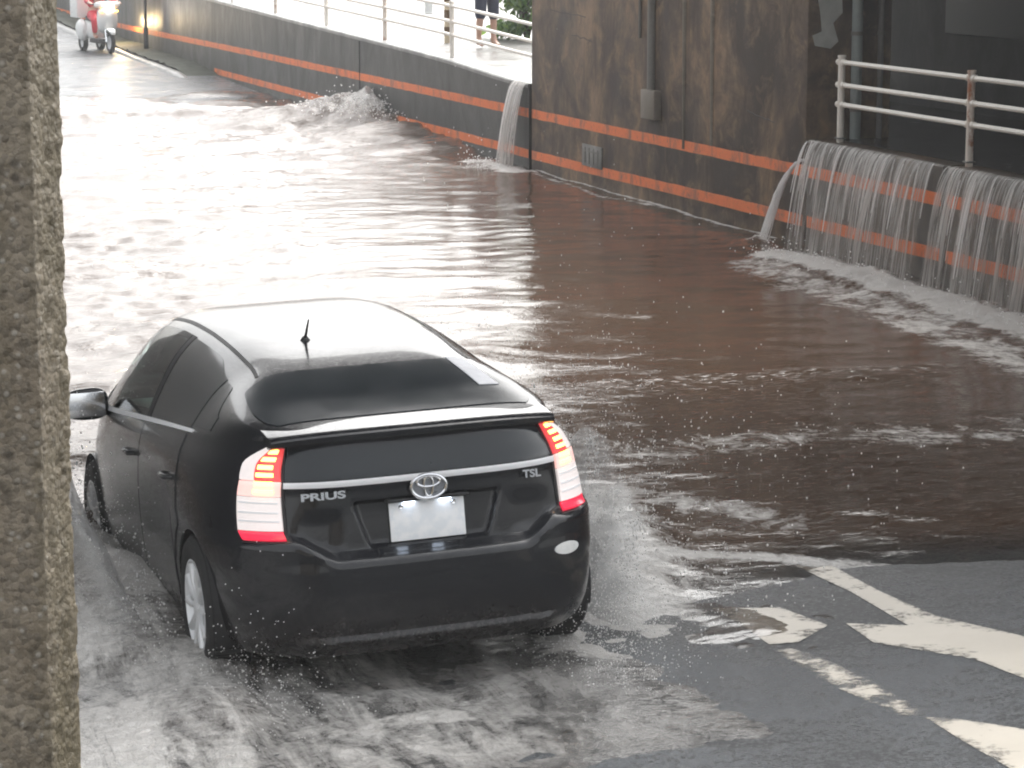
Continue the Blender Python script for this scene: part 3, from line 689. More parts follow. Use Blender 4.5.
# emblem: three ellipses
em = MB()
def ell(cx, cz, a, b, r, y=.066, tilt=0):
    em.tube([(cx + a*math.cos(w_), y, cz + b*math.sin(w_)) for w_ in np.linspace(0, 2*math.pi, 41)], r, 8, False)
ell(0, .872, .076, .050, .0085); ell(0, .893, .050, .022, .007); ell(0, .874, .020, .044, .0065)
em.lathe([(.078, .070), (.073, .068)], 'y', (0, 0, 0), 2) if False else None
em.build('emblem', M['chrome'], car)
rb = MB(); V = [(.075*math.cos(w_), .082, .872+.05*math.sin(w_)) for w_ in np.linspace(0, 2*math.pi, 40, endpoint=False)]
rb.add(V + [(x, .074, z) for x, _, z in V] , [tuple(range(40, 80))] + [(k, (k+1) % 40, 40+(k+1) % 40, 40+k) for k in range(40)]); rb.build('emblem_base', plain('grey emblem field', (.28, .29, .31), .3, .6), car)
def text(name, s, size, loc, rot, mat, parent, ext=.003, sx=1.):
    cu = bpy.data.curves.new(name, 'FONT'); cu.body = s; cu.size = size; cu.extrude = ext; cu.offset = .0015
    o = bpy.data.objects.new(name, cu); COL.objects.link(o)
    bpy.context.view_layer.update(); me = bpy.data.meshes.new_from_object(o.evaluated_get(bpy.context.evaluated_depsgraph_get()))
    COL.objects.unlink(o); bpy.data.objects.remove(o); me.name = name; me.materials.append(mat)
    o = bpy.data.objects.new(name, me); COL.objects.link(o); o.parent = parent; o.location = loc; o.rotation_euler = rot; o.scale = (sx, 1, 1); return o
text('badge', 'PRIUS', .043, (-.545, .095, .858), (R(88), 0, R(-4)), M['chrome'], car, .003, 1.75)
text('badge', 'TSL', .046, (.425, .090, .862), (R(88), 0, R(4)), M['chrome'], car, .003, 1.15)
# ---- tail lamps
lens_red = plain('red lens', (.55, .04, .05), .15, var=.1); lens_red.node_tree.nodes['Principled BSDF'].inputs['Emission Color'].default_value = (1, .10, .10, 1); lens_red.node_tree.nodes['Principled BSDF'].inputs['Emission Strength'].default_value = .22
lens_clear = plain('clear lens', (.85, .80, .78), .16, var=.10, scale=30)
lens_clear.node_tree.nodes['Principled BSDF'].inputs['Emission Color'].default_value = (1, .86, .82, 1); lens_clear.node_tree.nodes['Principled BSDF'].inputs['Emission Strength'].default_value = .10
lens_pink = plain('pale red lens', (.85, .58, .55), .16, var=.15, scale=30); lens_pink.node_tree.nodes['Principled BSDF'].inputs['Emission Color'].default_value = (1, .55, .48, 1); lens_pink.node_tree.nodes['Principled BSDF'].inputs['Emission Strength'].default_value = .22
lens_foot = plain('red reflector', (.62, .025, .05), .2, var=.06); lens_foot.node_tree.nodes['Principled BSDF'].inputs['Emission Color'].default_value = (1, .03, .08, 1); lens_foot.node_tree.nodes['Principled BSDF'].inputs['Emission Strength'].default_value = .25
led = glow('lit brake light', (1., .50, .10), 2.2)
l_in = hermite([.69, .80, .95, 1.075], [.62, .62, .62, .62])
def lamp_borders(h):
    s_in = s_inner(h)
    s_out = hermite([.69, .75, .90, .99, 1.075], [s_of_v(.245), s_of_v(.26), s_of_v(.29), s_of_v(.30), float(s_inner(1.075)) + .06])(h)
    return s_in, s_out
def lamp_piece(name, h0, h1, t0, t1, mat, sg_, parent, off, n=14, m=16, skirt=.02):
    h = np.linspace(h0, h1, n)[:, None] + np.zeros((1, m)); s_in, s_out = lamp_borders(h)
    tt = np.linspace(t0, t1, m)[None]; return patch(name, lambda a, b: bsurf(a, b), sg_ * (s_in + (s_out - s_in) * tt), h, mat, parent, off, skirt)
for sg_ in (-1, 1):
    tl = empty('tail_lamp', parent=car)
    lamp_piece('lamp_housing', .682, 1.080, -.06, 1.05, M['trim'], sg_, tl, .006, 26, 20, .01)
    lamp_piece('reflector', .690, .728, 0, 1, lens_foot, sg_, tl, .016, 5)
    lamp_piece('clear_lens', .730, .868, 0, 1, lens_clear, sg_, tl, .017, 10)
    lamp_piece('pale_lens', .870, .93, 0, 1, lens_pink, sg_, tl, .017, 10)
    lamp_piece('edge_lens', .932, 1.07, .60, 1, lens_clear, sg_, tl, .017, 10)
    lamp_piece('red_lens', .932, 1.07, 0, .595, lens_red, sg_, tl, .017, 12)
    for k in range(6):
        h0 = .885 + .030 * k; lamp_piece('brake_light', h0, h0 + .015, .14 + .02*(k % 2), .58 - .02 * k, led, sg_, tl, .022, 3, 8, .004)
    for hh in (.765, .80, .84): lamp_piece('lens_ridge', hh, hh+.008, .05, .95, M['brightstrip'], sg_, tl, .019, 3, 10, .003)
# ---- wheels
tyre = MB(); tyre.lathe([(-.085, .205), (-.098, .225), (-.104, .262), (-.098, .296), (-.082, .312), (-.03, .3175), (.03, .3175), (.082, .312), (.098, .296), (.104, .262), (.098, .225), (.085, .205), (-.085, .205)], 'x', n=64)
for k in range(64):       # tread blocks
    a = 2*math.pi*k/64
    tyre.box((0, .3165*math.cos(a), .3165*math.sin(a)), (.15, .018, .008), 0, Matrix.Rotation(a - math.pi/2, 3, 'X'))
rim = MB(); rim.lathe([(-.09, .205), (-.08, .196), (0, .185), (.07, .19), (.09, .205), (.096, .213), (.098, .205), (.086, .198), (.06, .186), (.05, .12), (.05, .02)], 'x', n=48)
for k in range(10):
    a = 2*math.pi*k/10; d = .05
    rim.tube([(.074, .045*math.cos(a), .045*math.sin(a)), (.086, .12*math.cos(a+d), .12*math.sin(a+d)), (.082, .194*math.cos(a), .194*math.sin(a))], [.017, .014, .020], 8)
rim.lathe([(.098, .001), (.097, .03), (.085, .05), (.06, .055)], 'x', n=24)
well = MB(); well.lathe([(.045, .001), (.045, .19)], 'x', n=32)
tme = tyre.build('tyre', M['rubber']); rme = rim.build('rim', M['alloy']); wme = well.build('brake_disc', M['trim'])
first = True
for sg_ in (-1, 1):
    for cvv in (.86, 3.555):
        wh = empty('wheel', (sg_*.772, cvv, WR), 0 if sg_ > 0 else math.pi, car)
        for src in (tme, rme, wme):
            o = src if first else src.copy()
            if not first: COL.objects.link(o)
            o.parent = wh
        first = False
        if sg_ > 0: wh.rotation_euler = (R(20), 0, 0)
# ---- cabin
for (u, v) in ((-.37, 2.35), (.37, 2.35)):
    s = MB(); s.box((u, v+.1, .52), (.50, .52, .16), .05); s.box((u, v-.22, .86), (.48, .14, .62), .05, Matrix.Rotation(R(14), 3, 'X')); s.box((u, v-.31, 1.24), (.26, .09, .17), .04); s.build('front_seat', M['seat'], car)
s = MB(); s.box((0, 1.45, .50), (1.3, .5, .18), .05); s.box((0, 1.2, .82), (1.3, .14, .55), .05, Matrix.Rotation(R(16), 3, 'X')); s.build('back_seat', M['seat'], car)
s = MB(); s.box((0, 3.35, .84), (1.42, .5, .22), .07); s.build('dashboard', M['dash'], car)
s = MB(); s.tube([(.37 + .17*math.cos(a), 3.02 + .06*math.sin(a), .93 + .16*math.sin(a)) for a in np.linspace(0, 2*math.pi, 25)], .014, 8, False); s.tube([(.37, 3.02, .93), (.37, 3.25, .86)], .03, 8); s.build('steering_wheel', M['trim'], car)
# front end
for sg_ in (-1, 1):
    s0, s1 = s_of_v(3.95), s_of_v(4.33)
    A, Bq = rect(s0, s1, .62, .74, 12, 8); patch('headlight', bsurf, sg_*A, Bq, lens_clear, car, .008)
sF = ARC[-1]
A, Bq = rect(sF-.35, sF, .33, .50, 16, 8)
for sg_ in (-1, 1): patch('grille', bsurf, sg_*A, Bq, M['trim'], car, .006)
# ------------------------------------------------------------------ the flood
def poly_dist(x, y, pts):
    """distance to a polyline, its signed side and position along it (0..1)"""
    best = np.full(x.shape, 1e9); side = np.zeros(x.shape); along = np.zeros(x.shape); pts = [np.array(p[:2], float) for p in pts]
    L = [0] + list(np.cumsum([np.linalg.norm(b - a) for a, b in zip(pts, pts[1:])]))
    for k, (a, b) in enumerate(zip(pts, pts[1:])):
        d = b - a; t = np.clip(((x - a[0]) * d[0] + (y - a[1]) * d[1]) / (d @ d), 0, 1)
        dx = x - a[0] - t * d[0]; dy = y - a[1] - t * d[1]; q = np.hypot(dx, dy); m_ = q < best
        best = np.where(m_, q, best); side = np.where(m_, np.sign(d[0] * dy - d[1] * dx), side); along = np.where(m_, (L[k] + t * (L[k+1] - L[k])) / L[-1], along)
    return best, side, along
def blob(x, y, c, a, b): return np.exp(-((x - c[0]) / a) ** 2 - ((y - c[1]) / b) ** 2)
P_ = lambda *q: [on_z(*p)[:2] for p in q]
waves = []
wr = np.random.default_rng(5)
for _ in range(90):
    lam = .2 * (3.2 / .2) ** wr.random(); ang = wr.normal(math.pi/2, .6); k = 2*math.pi/lam
    waves.append((k*math.cos(ang), k*math.sin(ang), wr.random()*6.28, lam ** .95 * .0042))
rips = []
for _ in range(70):
    lam = .13 * (.42 / .13) ** wr.random(); ang = wr.normal(math.pi/2, .8); k = 2*math.pi/lam
    rips.append((k*math.cos(ang), k*math.sin(ang), wr.random()*6.28, lam * .0042))
def ripple_mask(x, y):
    near = sst(17.2, 15.0, y) * sst(3.4, 4.4, x)
    open_ = sst(6.5, 4.6, x - .14*(y-18)) * sst(16, 18, y) * sst(48, 44, y)
    return np.clip(near * (.07 + .12*fbm(x*.8, y*.8, 3)) + open_ * (.3 + 1.2*sst(.42, .60, fbm(x*.55+30, y*.42, 4))) + .18*(1-near), 0, 1.3)
def chop(x, y):
    """how rough the surface is from place to place"""
    c = .55 + .55 * fbm(x*.35, y*.28, 3)
    calm = sst(4.4, 6.2, x - .08*(y-16)) * sst(14.0, 15.6, y) * sst(36, 28, y)
    c = c * (1 - .72 * calm)
    near = sst(17.5, 15.2, y) * sst(3.6, 4.6, x); c = c * (1 - near) + near * .07
    c = c * (1 - .2 * sst(17, 22, y)); c += .8 * blob(x, y, (10.0, 39), 1.6, 4)
    return c
RIDGE = P_((60, 548), (110, 578), (160, 604), (195, 650), (228, 705), (250, 775), (262, 830))
BOW = [(10.9, 40.3), (9.4, 41.6), (7.4, 43.4), (4.5, 45.2)]
def wake_mask(x, y):
    behind = sst(1.2, 1.7, x) * sst(4.35, 3.8, x) * sst(8.2, 9.0, y)
    left = sst(2.4, 2.0, x)
    right = blob(x, y, (4.6, 10.6), .7, .9)
    return np.clip(np.maximum(np.maximum(behind, left), right * .9), 0, 1) * sst(13, 11.5, y)
def eta(x, y):
    h = np.zeros_like(x)
    for kx, ky, ph, a in waves: h += a * np.sin(kx * x + ky * y + ph)
    c = chop(x, y); h = h * c * 1.0
    h2 = np.zeros_like(x)
    for kx, ky, ph, a in rips: h2 += a * np.sin(kx * x + ky * y + ph)
    h = h + h2 * ripple_mask(x, y)
    h += (fbm(x*1.1, y*1.3, 4) - .5) * .07 * c
    d, s, t_ = poly_dist(x, y, BOW); h += (.16 * (1 - t_) + .05) * np.exp(-(d / np.where(s > 0, .9, .55)) ** 2) * (.6 + .8 * fbm(x*1.2, y*1.2, 3))
    yy = y - 39.2; h += .34 * np.exp(-((x - 10.95) / .95) ** 2) * np.exp(-(yy / np.where(yy < 0, .9, 2.2)) ** 2) * (.45 + 1.1 * fbm(x*5, y*5, 5))
    h += .16 * np.exp(-((x - 10.95) / 1.3) ** 2) * np.exp(-((y - 36.5) / 2.2) ** 2)
    for c_, a_, b_ in (((10.55, 32.3), .35, .5), ((10.6, 23.9), .2, .25), ((10.35, 20.2), .5, 3.2)):
        h += .05 * blob(x, y, c_, a_, b_) * (fbm(x*7, y*7, 3) * 2)
    # water pushed aside by the car
    d, s, t_ = poly_dist(x, y, RIDGE); h += .085 * np.exp(-(d / np.where(s > 0, .13, .55)) ** 2) * (.7 + .6 * fbm(x*2, y*2, 3))
    d, s, t_ = poly_dist(x, y, RIDGE[:3] ); h += .07 * np.exp(-(d / .35) ** 2)
    d, s, t_ = poly_dist(x, y, [(4.05, 10.7), (4.5, 11.6), (5.0, 13.2)]); h += .05 * np.exp(-(d / .22) ** 2) * (fbm(x*5, y*5, 4) * 1.6)
    wm = wake_mask(x, y); g = road_z(x, y)
    turb = (fbm(x*4.5, y*4.5, 5) - .45) * .045
    lf = sst(2.0, 1.5, x)
    flow = (fbm(x*5.5 + .4*y, y*1.6, 4) - .5) * .03
    film = np.where(wm > .02, (.012 + np.where(lf > .5, flow, turb)) * wm - .03 * (1 - wm), -.08)
    return np.where(y < 13, np.maximum(h, g + film), h)
def foam(x, y, z):
    f = np.zeros_like(x)
    def line(pts, w, a):
        nonlocal f; d, s, t_ = poly_dist(x, y, pts); f = np.maximum(f, a * np.exp(-(d / w) ** 2))
    line([(10.95, 31.9), (10.93, 28), (10.92, 24.2)], .07, .85)
    line(P_((520, 168), (600, 196), (700, 215)), .10, .62)
    line([(10.5, 32.9), (10.62, 32.3), (10.6, 31.6)], .30, 1.0)
    line([(10.66, 24.05), (10.62, 23.8)], .16, .9)
    line([(10.45, 23.0), (10.42, 20.8), (10.38, 18), (10.3, 14)], .42, 1.0)
    line([(9.9, 22.4), (9.75, 19), (9.5, 15)], .55, .66)
    f = np.maximum(f, .85 * np.exp(-((x - 10.95) / .9) ** 2) * np.exp(-((y - 39.4) / 1.0) ** 2))
    line(BOW, .5, .75); line([(9, 42.5), (4, 46.4), (0, 47.5), (-4, 48)], .5, .85)
    line(P_((590, 452), (700, 446), (820, 440), (940, 436), (1024, 430)), .75, .56)
    line(P_((600, 505), (680, 500), (760, 520)), .5, .62)
    line(P_((640, 555), (760, 556), (860, 566), (960, 580), (1100, 600)), .16, .86)
    line([(3.98, 10.5), (4.3, 11.2), (4.6, 12.2), (4.9, 13.6)], .55, .92)
    line([(4.4, 14.2), (4.1, 16)], .5, .55)
    line(RIDGE[:3], .5, .9); line(RIDGE[2:], .22, .52)
    wm = wake_mask(x, y)
    f = np.maximum(f, wm * np.where(x < 1.9, .46, .48) * sst(8.3, 9.2, y))
    f = np.maximum(f, 1.05 * blob(x, y, (2.7, 9.6), .75, .28) * (.30 + .9*fbm(x*6, y*6, 4))); f = np.maximum(f, .7 * blob(x, y, (2.2, 9.9), .3, .4))
    f = np.maximum(f, .42 * sst(0, 1, fbm(x*.5, y*.4, 3)) * sst(17, 20, y) * sst(6.5, 4.5, x - .1*(y - 20)))
    f = np.maximum(f, .30 + 0*x)
    return f
def shallow(x, y, z): return np.clip((z - road_z(x, y)) / .10, 0, 1) * (1 - .85 * wake_mask(x, y))
def glint(x, y, z): return sst(17.2, 14.8, y) * sst(3.4, 4.4, x) * sst(10.9, 9.5, x)
def soft(x, y, z): return wake_mask(x, y) * (.25 + .75 * sst(3.9, 2.7, x) + .5 * sst(2.2, 1.6, x)) * sst(8.3, 9.2, y)
def water_mat():
    t = NT('flood water'); P = t.coords(); p = t.p
    af = t.node('ShaderNodeAttribute', attribute_name='foam').outputs['Fac']; ad = t.node('ShaderNodeAttribute', attribute_name='depth').outputs['Fac']
    ac = t.node('ShaderNodeAttribute', attribute_name='chop').outputs['Fac']
    n1 = t.noise(2.6, t.coords((1, .8, 1)), 9, .72, 1.2); n2 = t.noise(16, P, 5, .7, .5)
    fm = t.math('ADD', t.math('ADD', t.math('MULTIPLY', n1, .75), t.math('MULTIPLY', n2, .30)), t.math('MULTIPLY', af, .62))
    fmask = t.ramp(fm, [(.84, 0.), (1.0, 1.)]); sf = t.node('ShaderNodeAttribute', attribute_name='soft').outputs['Fac']
    stv = t.coords((2.6, .55, 1), rot=(0, 0, R(-12))); s1 = t.math('ADD', t.math('MULTIPLY', t.noise(2.4, stv, 9, .68, .6), .72), t.math('MULTIPLY', t.noise(21, P, 6, .75, .4), .28))
    milk = t.math('MULTIPLY', t.ramp(s1, [(.40, .05), (.58, .88)]), sf)
    fm2 = t.math('MAXIMUM', t.math('MULTIPLY', fmask, .85), milk)
    murk = t.mix(t.noise(.5, P, 5), (.044, .025, .014), (.072, .043, .026))
    rp = t.noise(13, t.coords((.55, 1.25, 1)), 4, .6, .3); rp2 = t.noise(42, t.coords((.7, 1.2, 1)), 3, .6)
    ht = t.math('MULTIPLY', t.math('ADD', rp, t.math('MULTIPLY', rp2, .25)), ac)
    gn = t.noise(20, t.coords((.5, 1.4, 1)), 3, .6, .5); gat = t.node('ShaderNodeAttribute', attribute_name='glint').outputs['Fac']
    gpk = t.math('MULTIPLY', t.ramp(gn, [(.57, 0.), (.72, 1.)]), gat)
    nb0 = t.bump(ht, .5, .035); nb = t.bump(gpk, 1., .075, nb0)
    t.set(Base_Color=murk, Roughness=.06, IOR=1.33, Normal=nb)
    # where only a film of water is left the road shows through it
    gl = t.node('ShaderNodeBsdfGlossy'); gl.inputs['Roughness'].default_value = .08; t.link(nb, gl.inputs['Normal'])
    tr = t.node('ShaderNodeBsdfTransparent'); tr.inputs[0].default_value = (.86, .83, .80, 1); fr = t.node('ShaderNodeFresnel'); fr.inputs[0].default_value = 1.33; t.link(nb, fr.inputs['Normal'])
    film = t.node('ShaderNodeMixShader'); t.link(fr.outputs[0], film.inputs[0]); t.link(tr.outputs[0], film.inputs[1]); t.link(gl.outputs[0], film.inputs[2])
    m1 = t.node('ShaderNodeMixShader'); t.link(t.ramp(ad, [(.05, 0.), (.6, 1.)]), m1.inputs[0]); t.link(film.outputs[0], m1.inputs[1]); t.link(p.outputs[0], m1.inputs[2])
    fo = t.node('ShaderNodeBsdfPrincipled'); fo.inputs['Roughness'].default_value = .5
    t.link(t.mix(n2, (.52, .49, .45), (.84, .82, .79)), fo.inputs['Base Color']); t.link(t.bump(t.math('ADD', fm, n2), 1., .05), fo.inputs['Normal'])
    m2 = t.node('ShaderNodeMixShader'); t.link(fm2, m2.inputs[0]); t.link(m1.outputs[0], m2.inputs[1]); t.link(fo.outputs[0], m2.inputs[2])
    t.link(m2.outputs[0], t.out.inputs[0]); return t.m
M['water'] = water_mat()
xs = axis([(-6.95, .12), (-1, .045), XW - .002])
ys = axis([(7.6, .03), (12, .04), (18, .06), (28, .09), (44, .12), 50])
ET = {}
wat = sheet('water', xs, ys, eta, M['water'], {'foam': foam, 'depth': shallow, 'soft': soft, 'glint': glint, 'chop': lambda X, Y, Z: np.clip(chop(X, Y), .12, 1.6)})
tag(wat, kind='structure')
# ------------------------------------------------------------------ falling water
def fall_mat(name, sy, dens=.5, seed=0.):
    t = NT(name); P = t.coords((0, 0, 0)); 
    at = t.node('ShaderNodeUVMap'); mp = t.node('ShaderNodeMapping'); mp.inputs['Scale'].default_value = (sy, 1.3, 1); mp.inputs['Location'].default_value = (seed, 0, 0)
    t.link(at.outputs[0], mp.inputs['Vector'])
    n = t.noise(1., mp.outputs[0], 5, .62, .35)
    mp2 = t.node('ShaderNodeMapping'); mp2.inputs['Scale'].default_value = (sy*.22, .35, 1); t.link(at.outputs[0], mp2.inputs['Vector'])
    n2 = t.noise(1., mp2.outputs[0], 3, .5)
    a = t.math('ADD', n, t.math('MULTIPLY', t.math('SUBTRACT', n2, .5), .6))
    al = t.ramp(a, [(dens - .02, .03), (dens + .06, .30), (dens + .2, .75)])
    t.set(Base_Color=(.72, .69, .65), Roughness=.25, Subsurface_Weight=.0, Transmission_Weight=.0)
    tr = t.node('ShaderNodeBsdfTransparent'); tl = t.node('ShaderNodeBsdfTranslucent'); tl.inputs[0].default_value = (.8, .79, .77, 1)
    mm = t.node('ShaderNodeMixShader'); mm.inputs[0].default_value = .45; t.link(t.p.outputs[0], mm.inputs[1]); t.link(tl.outputs[0], mm.inputs[2])
    mx = t.node('ShaderNodeMixShader'); t.link(al, mx.inputs[0]); t.link(tr.outputs[0], mx.inputs[1]); t.link(mm.outputs[0], mx.inputs[2]); t.link(mx.outputs[0], t.out.inputs[0])
    return t.m
def curtain(name, y0, y1, z0, v0, mat, parent, x0=XW-.02, ny=None, jit=.03, drift=0., zend=-.03, spread=0., vy=0.):
    ny = ny or max(6, int((y1-y0)/.02)); nt_ = 30; T = math.sqrt(2*(z0-zend)/9.8); V = []; UV = []
    for i in range(ny):
        y = y0 + (y1-y0)*i/(ny-1); w_ = v0 * (.7 + .6*fbm(np.array(y*5.), np.array(3.+jit*50), 3)); ph = fbm(np.array(y*9.), np.array(9.), 2) - .5
        for k in range(nt_):
            q = k/(nt_-1); tm = T*q
            yy = y + vy*tm + (y-(y0+y1)/2)*spread*q + jit*math.sin(7*q + 11*y)*q*.5
            V.append((x0 + .03*(1-q)**6 - float(w_)*tm - jit*q*float(ph), yy, z0 - 4.9*tm*tm)); UV.append((y, z0 - 4.9*tm*tm))
    Fc = grid_faces(ny, nt_)
    o = mesh_obj(name, V, Fc, mat, parent, True)
    uv = o.data.uv_layers.new(name='UVMap'); li = np.array([l.vertex_index for l in o.data.loops]); uv.data.foreach_set('uv', np.array(UV, np.float32)[li].ravel())
    return o
t = NT('white water drops'); tl = t.node('ShaderNodeBsdfTranslucent'); tl.inputs[0].default_value = (.96, .95, .94, 1); mx = t.node('ShaderNodeMixShader'); mx.inputs[0].default_value = .75
t.set(Base_Color=(.86, .85, .84), Roughness=.3); t.link(t.p.outputs[0], mx.inputs[1]); t.link(tl.outputs[0], mx.inputs[2]); t.link(mx.outputs[0], t.out.inputs[0]); M['drop'] = t.m
M['strand'] = fall_mat('strand water', 30, .34)
def strands(name, ya, yb, z0, v0, cnt, parent, rs=(.003, .008), vy=0., zend=-.02):
    c = MB()
    for _ in range(cnt):
        y = random.uniform(ya, yb); T = math.sqrt(2*(z0-zend)/9.8); vv = v0*random.uniform(.75, 1.2); r = random.uniform(*rs); a0 = random.uniform(0, .35); b0 = random.uniform(.6, 1.0); vyy = vy + random.gauss(0, .04)
        pts = []; rr = []
        for k in range(9):
            q = a0 + (b0-a0)*k/8; tm = T*q; pts.append((XW-.015-vv*tm, y+vyy*tm, z0-4.9*tm*tm)); rr.append(r*(.25+math.sin(math.pi*(k+.5)/9)))
        c.tube(pts, rr, 5)
    return c.build(name, M['drop'], parent)
wf = fall_mat('falling water', 32, .45)
f1 = empty('waterfall', (0, 0, 0)); tag(f1, 'waterfall curtain pouring off the footway edge beside the pier', 'waterfall', 'waterfalls spilling onto the flooded road')
curtain('curtain', 20.72, 23.4, 1.075, .55, wf, f1); curtain('curtain', 20.75, 23.35, 1.07, .38, fall_mat('thin falling water', 38, .52, 4.), f1, jit=.04)
strands('strands', 20.75, 23.42, 1.07, .5, 34, f1)
f2 = empty('waterfall', (0, 20.5, 0)); tag(f2, 'waterfall curtain pouring off the footway edge at the right edge of the photo', 'waterfall', 'waterfalls spilling onto the flooded road')
for o in (curtain('curtain', 14.0, 20.55, 1.075, .55, fall_mat('falling water wide', 32, .44, 9.), f2, ny=240), curtain('curtain', 14, 20.5, 1.07, .4, fall_mat('thin falling water wide', 38, .50, 14.), f2, jit=.04, ny=240), strands('strands', 14.2, 20.55, 1.07, .5, 80, f2)):
    o.location = (0, -20.5, 0)
f3 = empty('waterfall', (0, 32.3, 0)); tag(f3, 'narrow white waterfall spilling over the wall at the left edge of the pier', 'waterfall', 'waterfalls spilling onto the flooded road')
for o in (curtain('curtain', 32.04, 32.6, 1.11, .48, fall_mat('white falling water', 20, .37, 2.), f3, ny=40, jit=.07, vy=.16, spread=.1), curtain('curtain', 32.08, 32.6, 1.11, .34, fall_mat('white falling water inner', 26, .40, 6.), f3, ny=40, jit=.07, vy=.16), strands('strands', 32.05, 32.6, 1.11, .45, 30, f3, (.004, .010), .16)):
    o.location = (0, -32.3, 0)
f4 = empty('water_jet', (0, 23.5, 0)); tag(f4, 'thin water jet spurting from the wall joint at the pier corner', 'water jet')
c = MB(); rj = random.Random(4)
rj2 = [rj.random() for _ in range(24)]
for k in range(24):
    v0 = .62*rj.uniform(.8, 1.15); vy = 1.05*rj.uniform(.9, 1.12); z0 = .86; T = math.sqrt(2*(z0+.02)/9.8)
    pts = [(XW-.01-v0*T*q, 23.52-23.5+vy*T*q + rj.uniform(-.02, .02)+(rj2[k]-.5)*.12*q, z0+.02*q-4.9*(T*q)**2 + rj.uniform(-.012, .012)) for q in np.linspace(0, 1, 10)]
    c.tube(pts, [.0045*(.4+.9*rj.random())*(1+.3*i_/9) for i_ in range(10)], 5)
c.build('strands', M['strand'], f4)
jm = fall_mat('jet water', 14, .33, 20.); q_ = f4.children[0]; q_.data.materials.clear(); q_.data.materials.append(M['drop'])
# ------------------------------------------------------------------ splashes round the car
def drops(name, items, label):
    V = []; Fc = []
    oc = np.array([(1,0,0),(-1,0,0),(0,1,0),(0,-1,0),(0,0,1),(0,0,-1)], float); of = [(0,2,4),(2,1,4),(1,3,4),(3,0,4),(2,0,5),(1,2,5),(3,1,5),(0,3,5)]
    bm = bmesh.new(); bmesh.ops.create_icosphere(bm, subdivisions=1, radius=1); iv = np.array([v.co[:] for v in bm.verts]); fi = [[v.index for v in f.verts] for f in bm.faces]; bm.free()
    for (p, r, st) in items:
        b = len(V); big = r > .008
        vv = iv if big else oc
        for q in vv: V.append(np.array(p) + q*r*np.array([1, 1, st]))
        Fc += [tuple(k+b for k in f) for f in (fi if big else of)]
    o = mesh_obj(name, V, Fc, M['drop'], None, True); return tag(o, kind='stuff', label=label)
it = []; rs = random.Random(8)
def jet(px, y_top, y_bot, depth_xy, n, wd):      # a rising streak of thrown drops
    x, y, z0, z1 = depth_xy
    for _ in range(n):
        q = rs.random(); it.append(((x + rs.gauss(0, wd) + .12*(q-.5), y + rs.gauss(0, wd) , z0 + (z1-z0)*q), rs.uniform(.0025, .007), rs.uniform(1, 3)))
jet(0, 0, 0, (4.32, 12.8, .0, .80), 260, .022); jet(0, 0, 0, (4.12, 11.6, .0, .55), 160, .03); jet(0, 0, 0, (4.45, 11.5, -.05, .42), 160, .025)
for _ in range(11000):       # fine spray at the right rear corner and along the flank
    y = rs.uniform(10.6, 14.6); x = 3.98 + abs(rs.gauss(0, .30)) + .05*(y-10.6); it.append(((x, y, max(0, rs.expovariate(3.0)*(.55+.6*math.sin(y*3)**2))), rs.uniform(.0012, .0032), rs.uniform(.8, 2.2)))
for _ in range(3500):
    y = rs.uniform(11.2, 15.5); x = 2.14 - abs(rs.gauss(0, .22)); it.append(((x, y, rs.expovariate(3.6)*(.5+.2*(y-11.2))), rs.uniform(.0012, .0032), 1.3))
for _ in range(1500):       # fan of drops right of the car
    a = rs.random(); x = 4.0 + abs(rs.gauss(0, .5)); y = rs.uniform(10.4, 15.5); it.append(((x, y, max(0, rs.expovariate(5.5))), rs.uniform(.002, .0065), rs.uniform(.8, 2)))
for _ in range(500):
    x = rs.gauss(5.6, .9); y = rs.gauss(15, 1.2); it.append(((x, y, rs.expovariate(6)), rs.uniform(.003, .007), rs.uniform(.8, 1.6)))
for _ in range(3000):        # thrown up behind the wheels
    k = rs.random() < .5; x = (2.28 if k else 3.85) + rs.gauss(0, .16); y = 10.3 + rs.gauss(0, .35); it.append(((x, y, float(road_z(x, y)) + rs.expovariate(10)), rs.uniform(.0012, .0042), 1))
for _ in range(1500):       # left flank
    y = rs.uniform(10.8, 15); x = 2.12 - abs(rs.gauss(0, .18)); it.append(((x, y, .0 + rs.expovariate(4.5)*(.4 + .15*(y-10.8))), rs.uniform(.002, .007), 1.2))
for _ in range(450):        # crest of the wave breaking on the wall
    y = 39 + rs.gauss(0, .9); x = 10.9 - abs(rs.gauss(0, .55)); it.append(((x, y, .30 + abs(rs.gauss(0, .16))*math.exp(-((y-39)/1.)**2)), rs.uniform(.006, .014), 1))
for (a, b, n, hh) in ((20.7, 23.4, 260, .05), (14, 20.5, 420, .05), (32.0, 32.9, 160, .07)):
    for _ in range(n): it.append(((XW - .45 + rs.gauss(0, .12) - .1, rs.uniform(a, b), rs.expovariate(1/hh)), rs.uniform(.004, .010), 1))
for b_ in range(14):        # thin arcs of water rising from the right front wheel
    x0 = 4.05+rs.uniform(0, .35); y0 = rs.uniform(11.4, 13.2); vx = rs.uniform(.05, .3); vz = rs.uniform(1.6, 3.9); vy_ = rs.uniform(-.5, .2)
    for _ in range(150):
        tm = rs.uniform(.02, .62)*vz/4.9*1.2; it.append(((x0+vx*tm+rs.gauss(0, .012), y0+vy_*tm+rs.gauss(0, .012), max(-.02, vz*tm-4.9*tm*tm)+rs.gauss(0, .012)), rs.uniform(.0018, .0050), rs.uniform(1, 2.5)))
drops('spray', it, 'white water drops thrown up around the car and below the waterfalls')
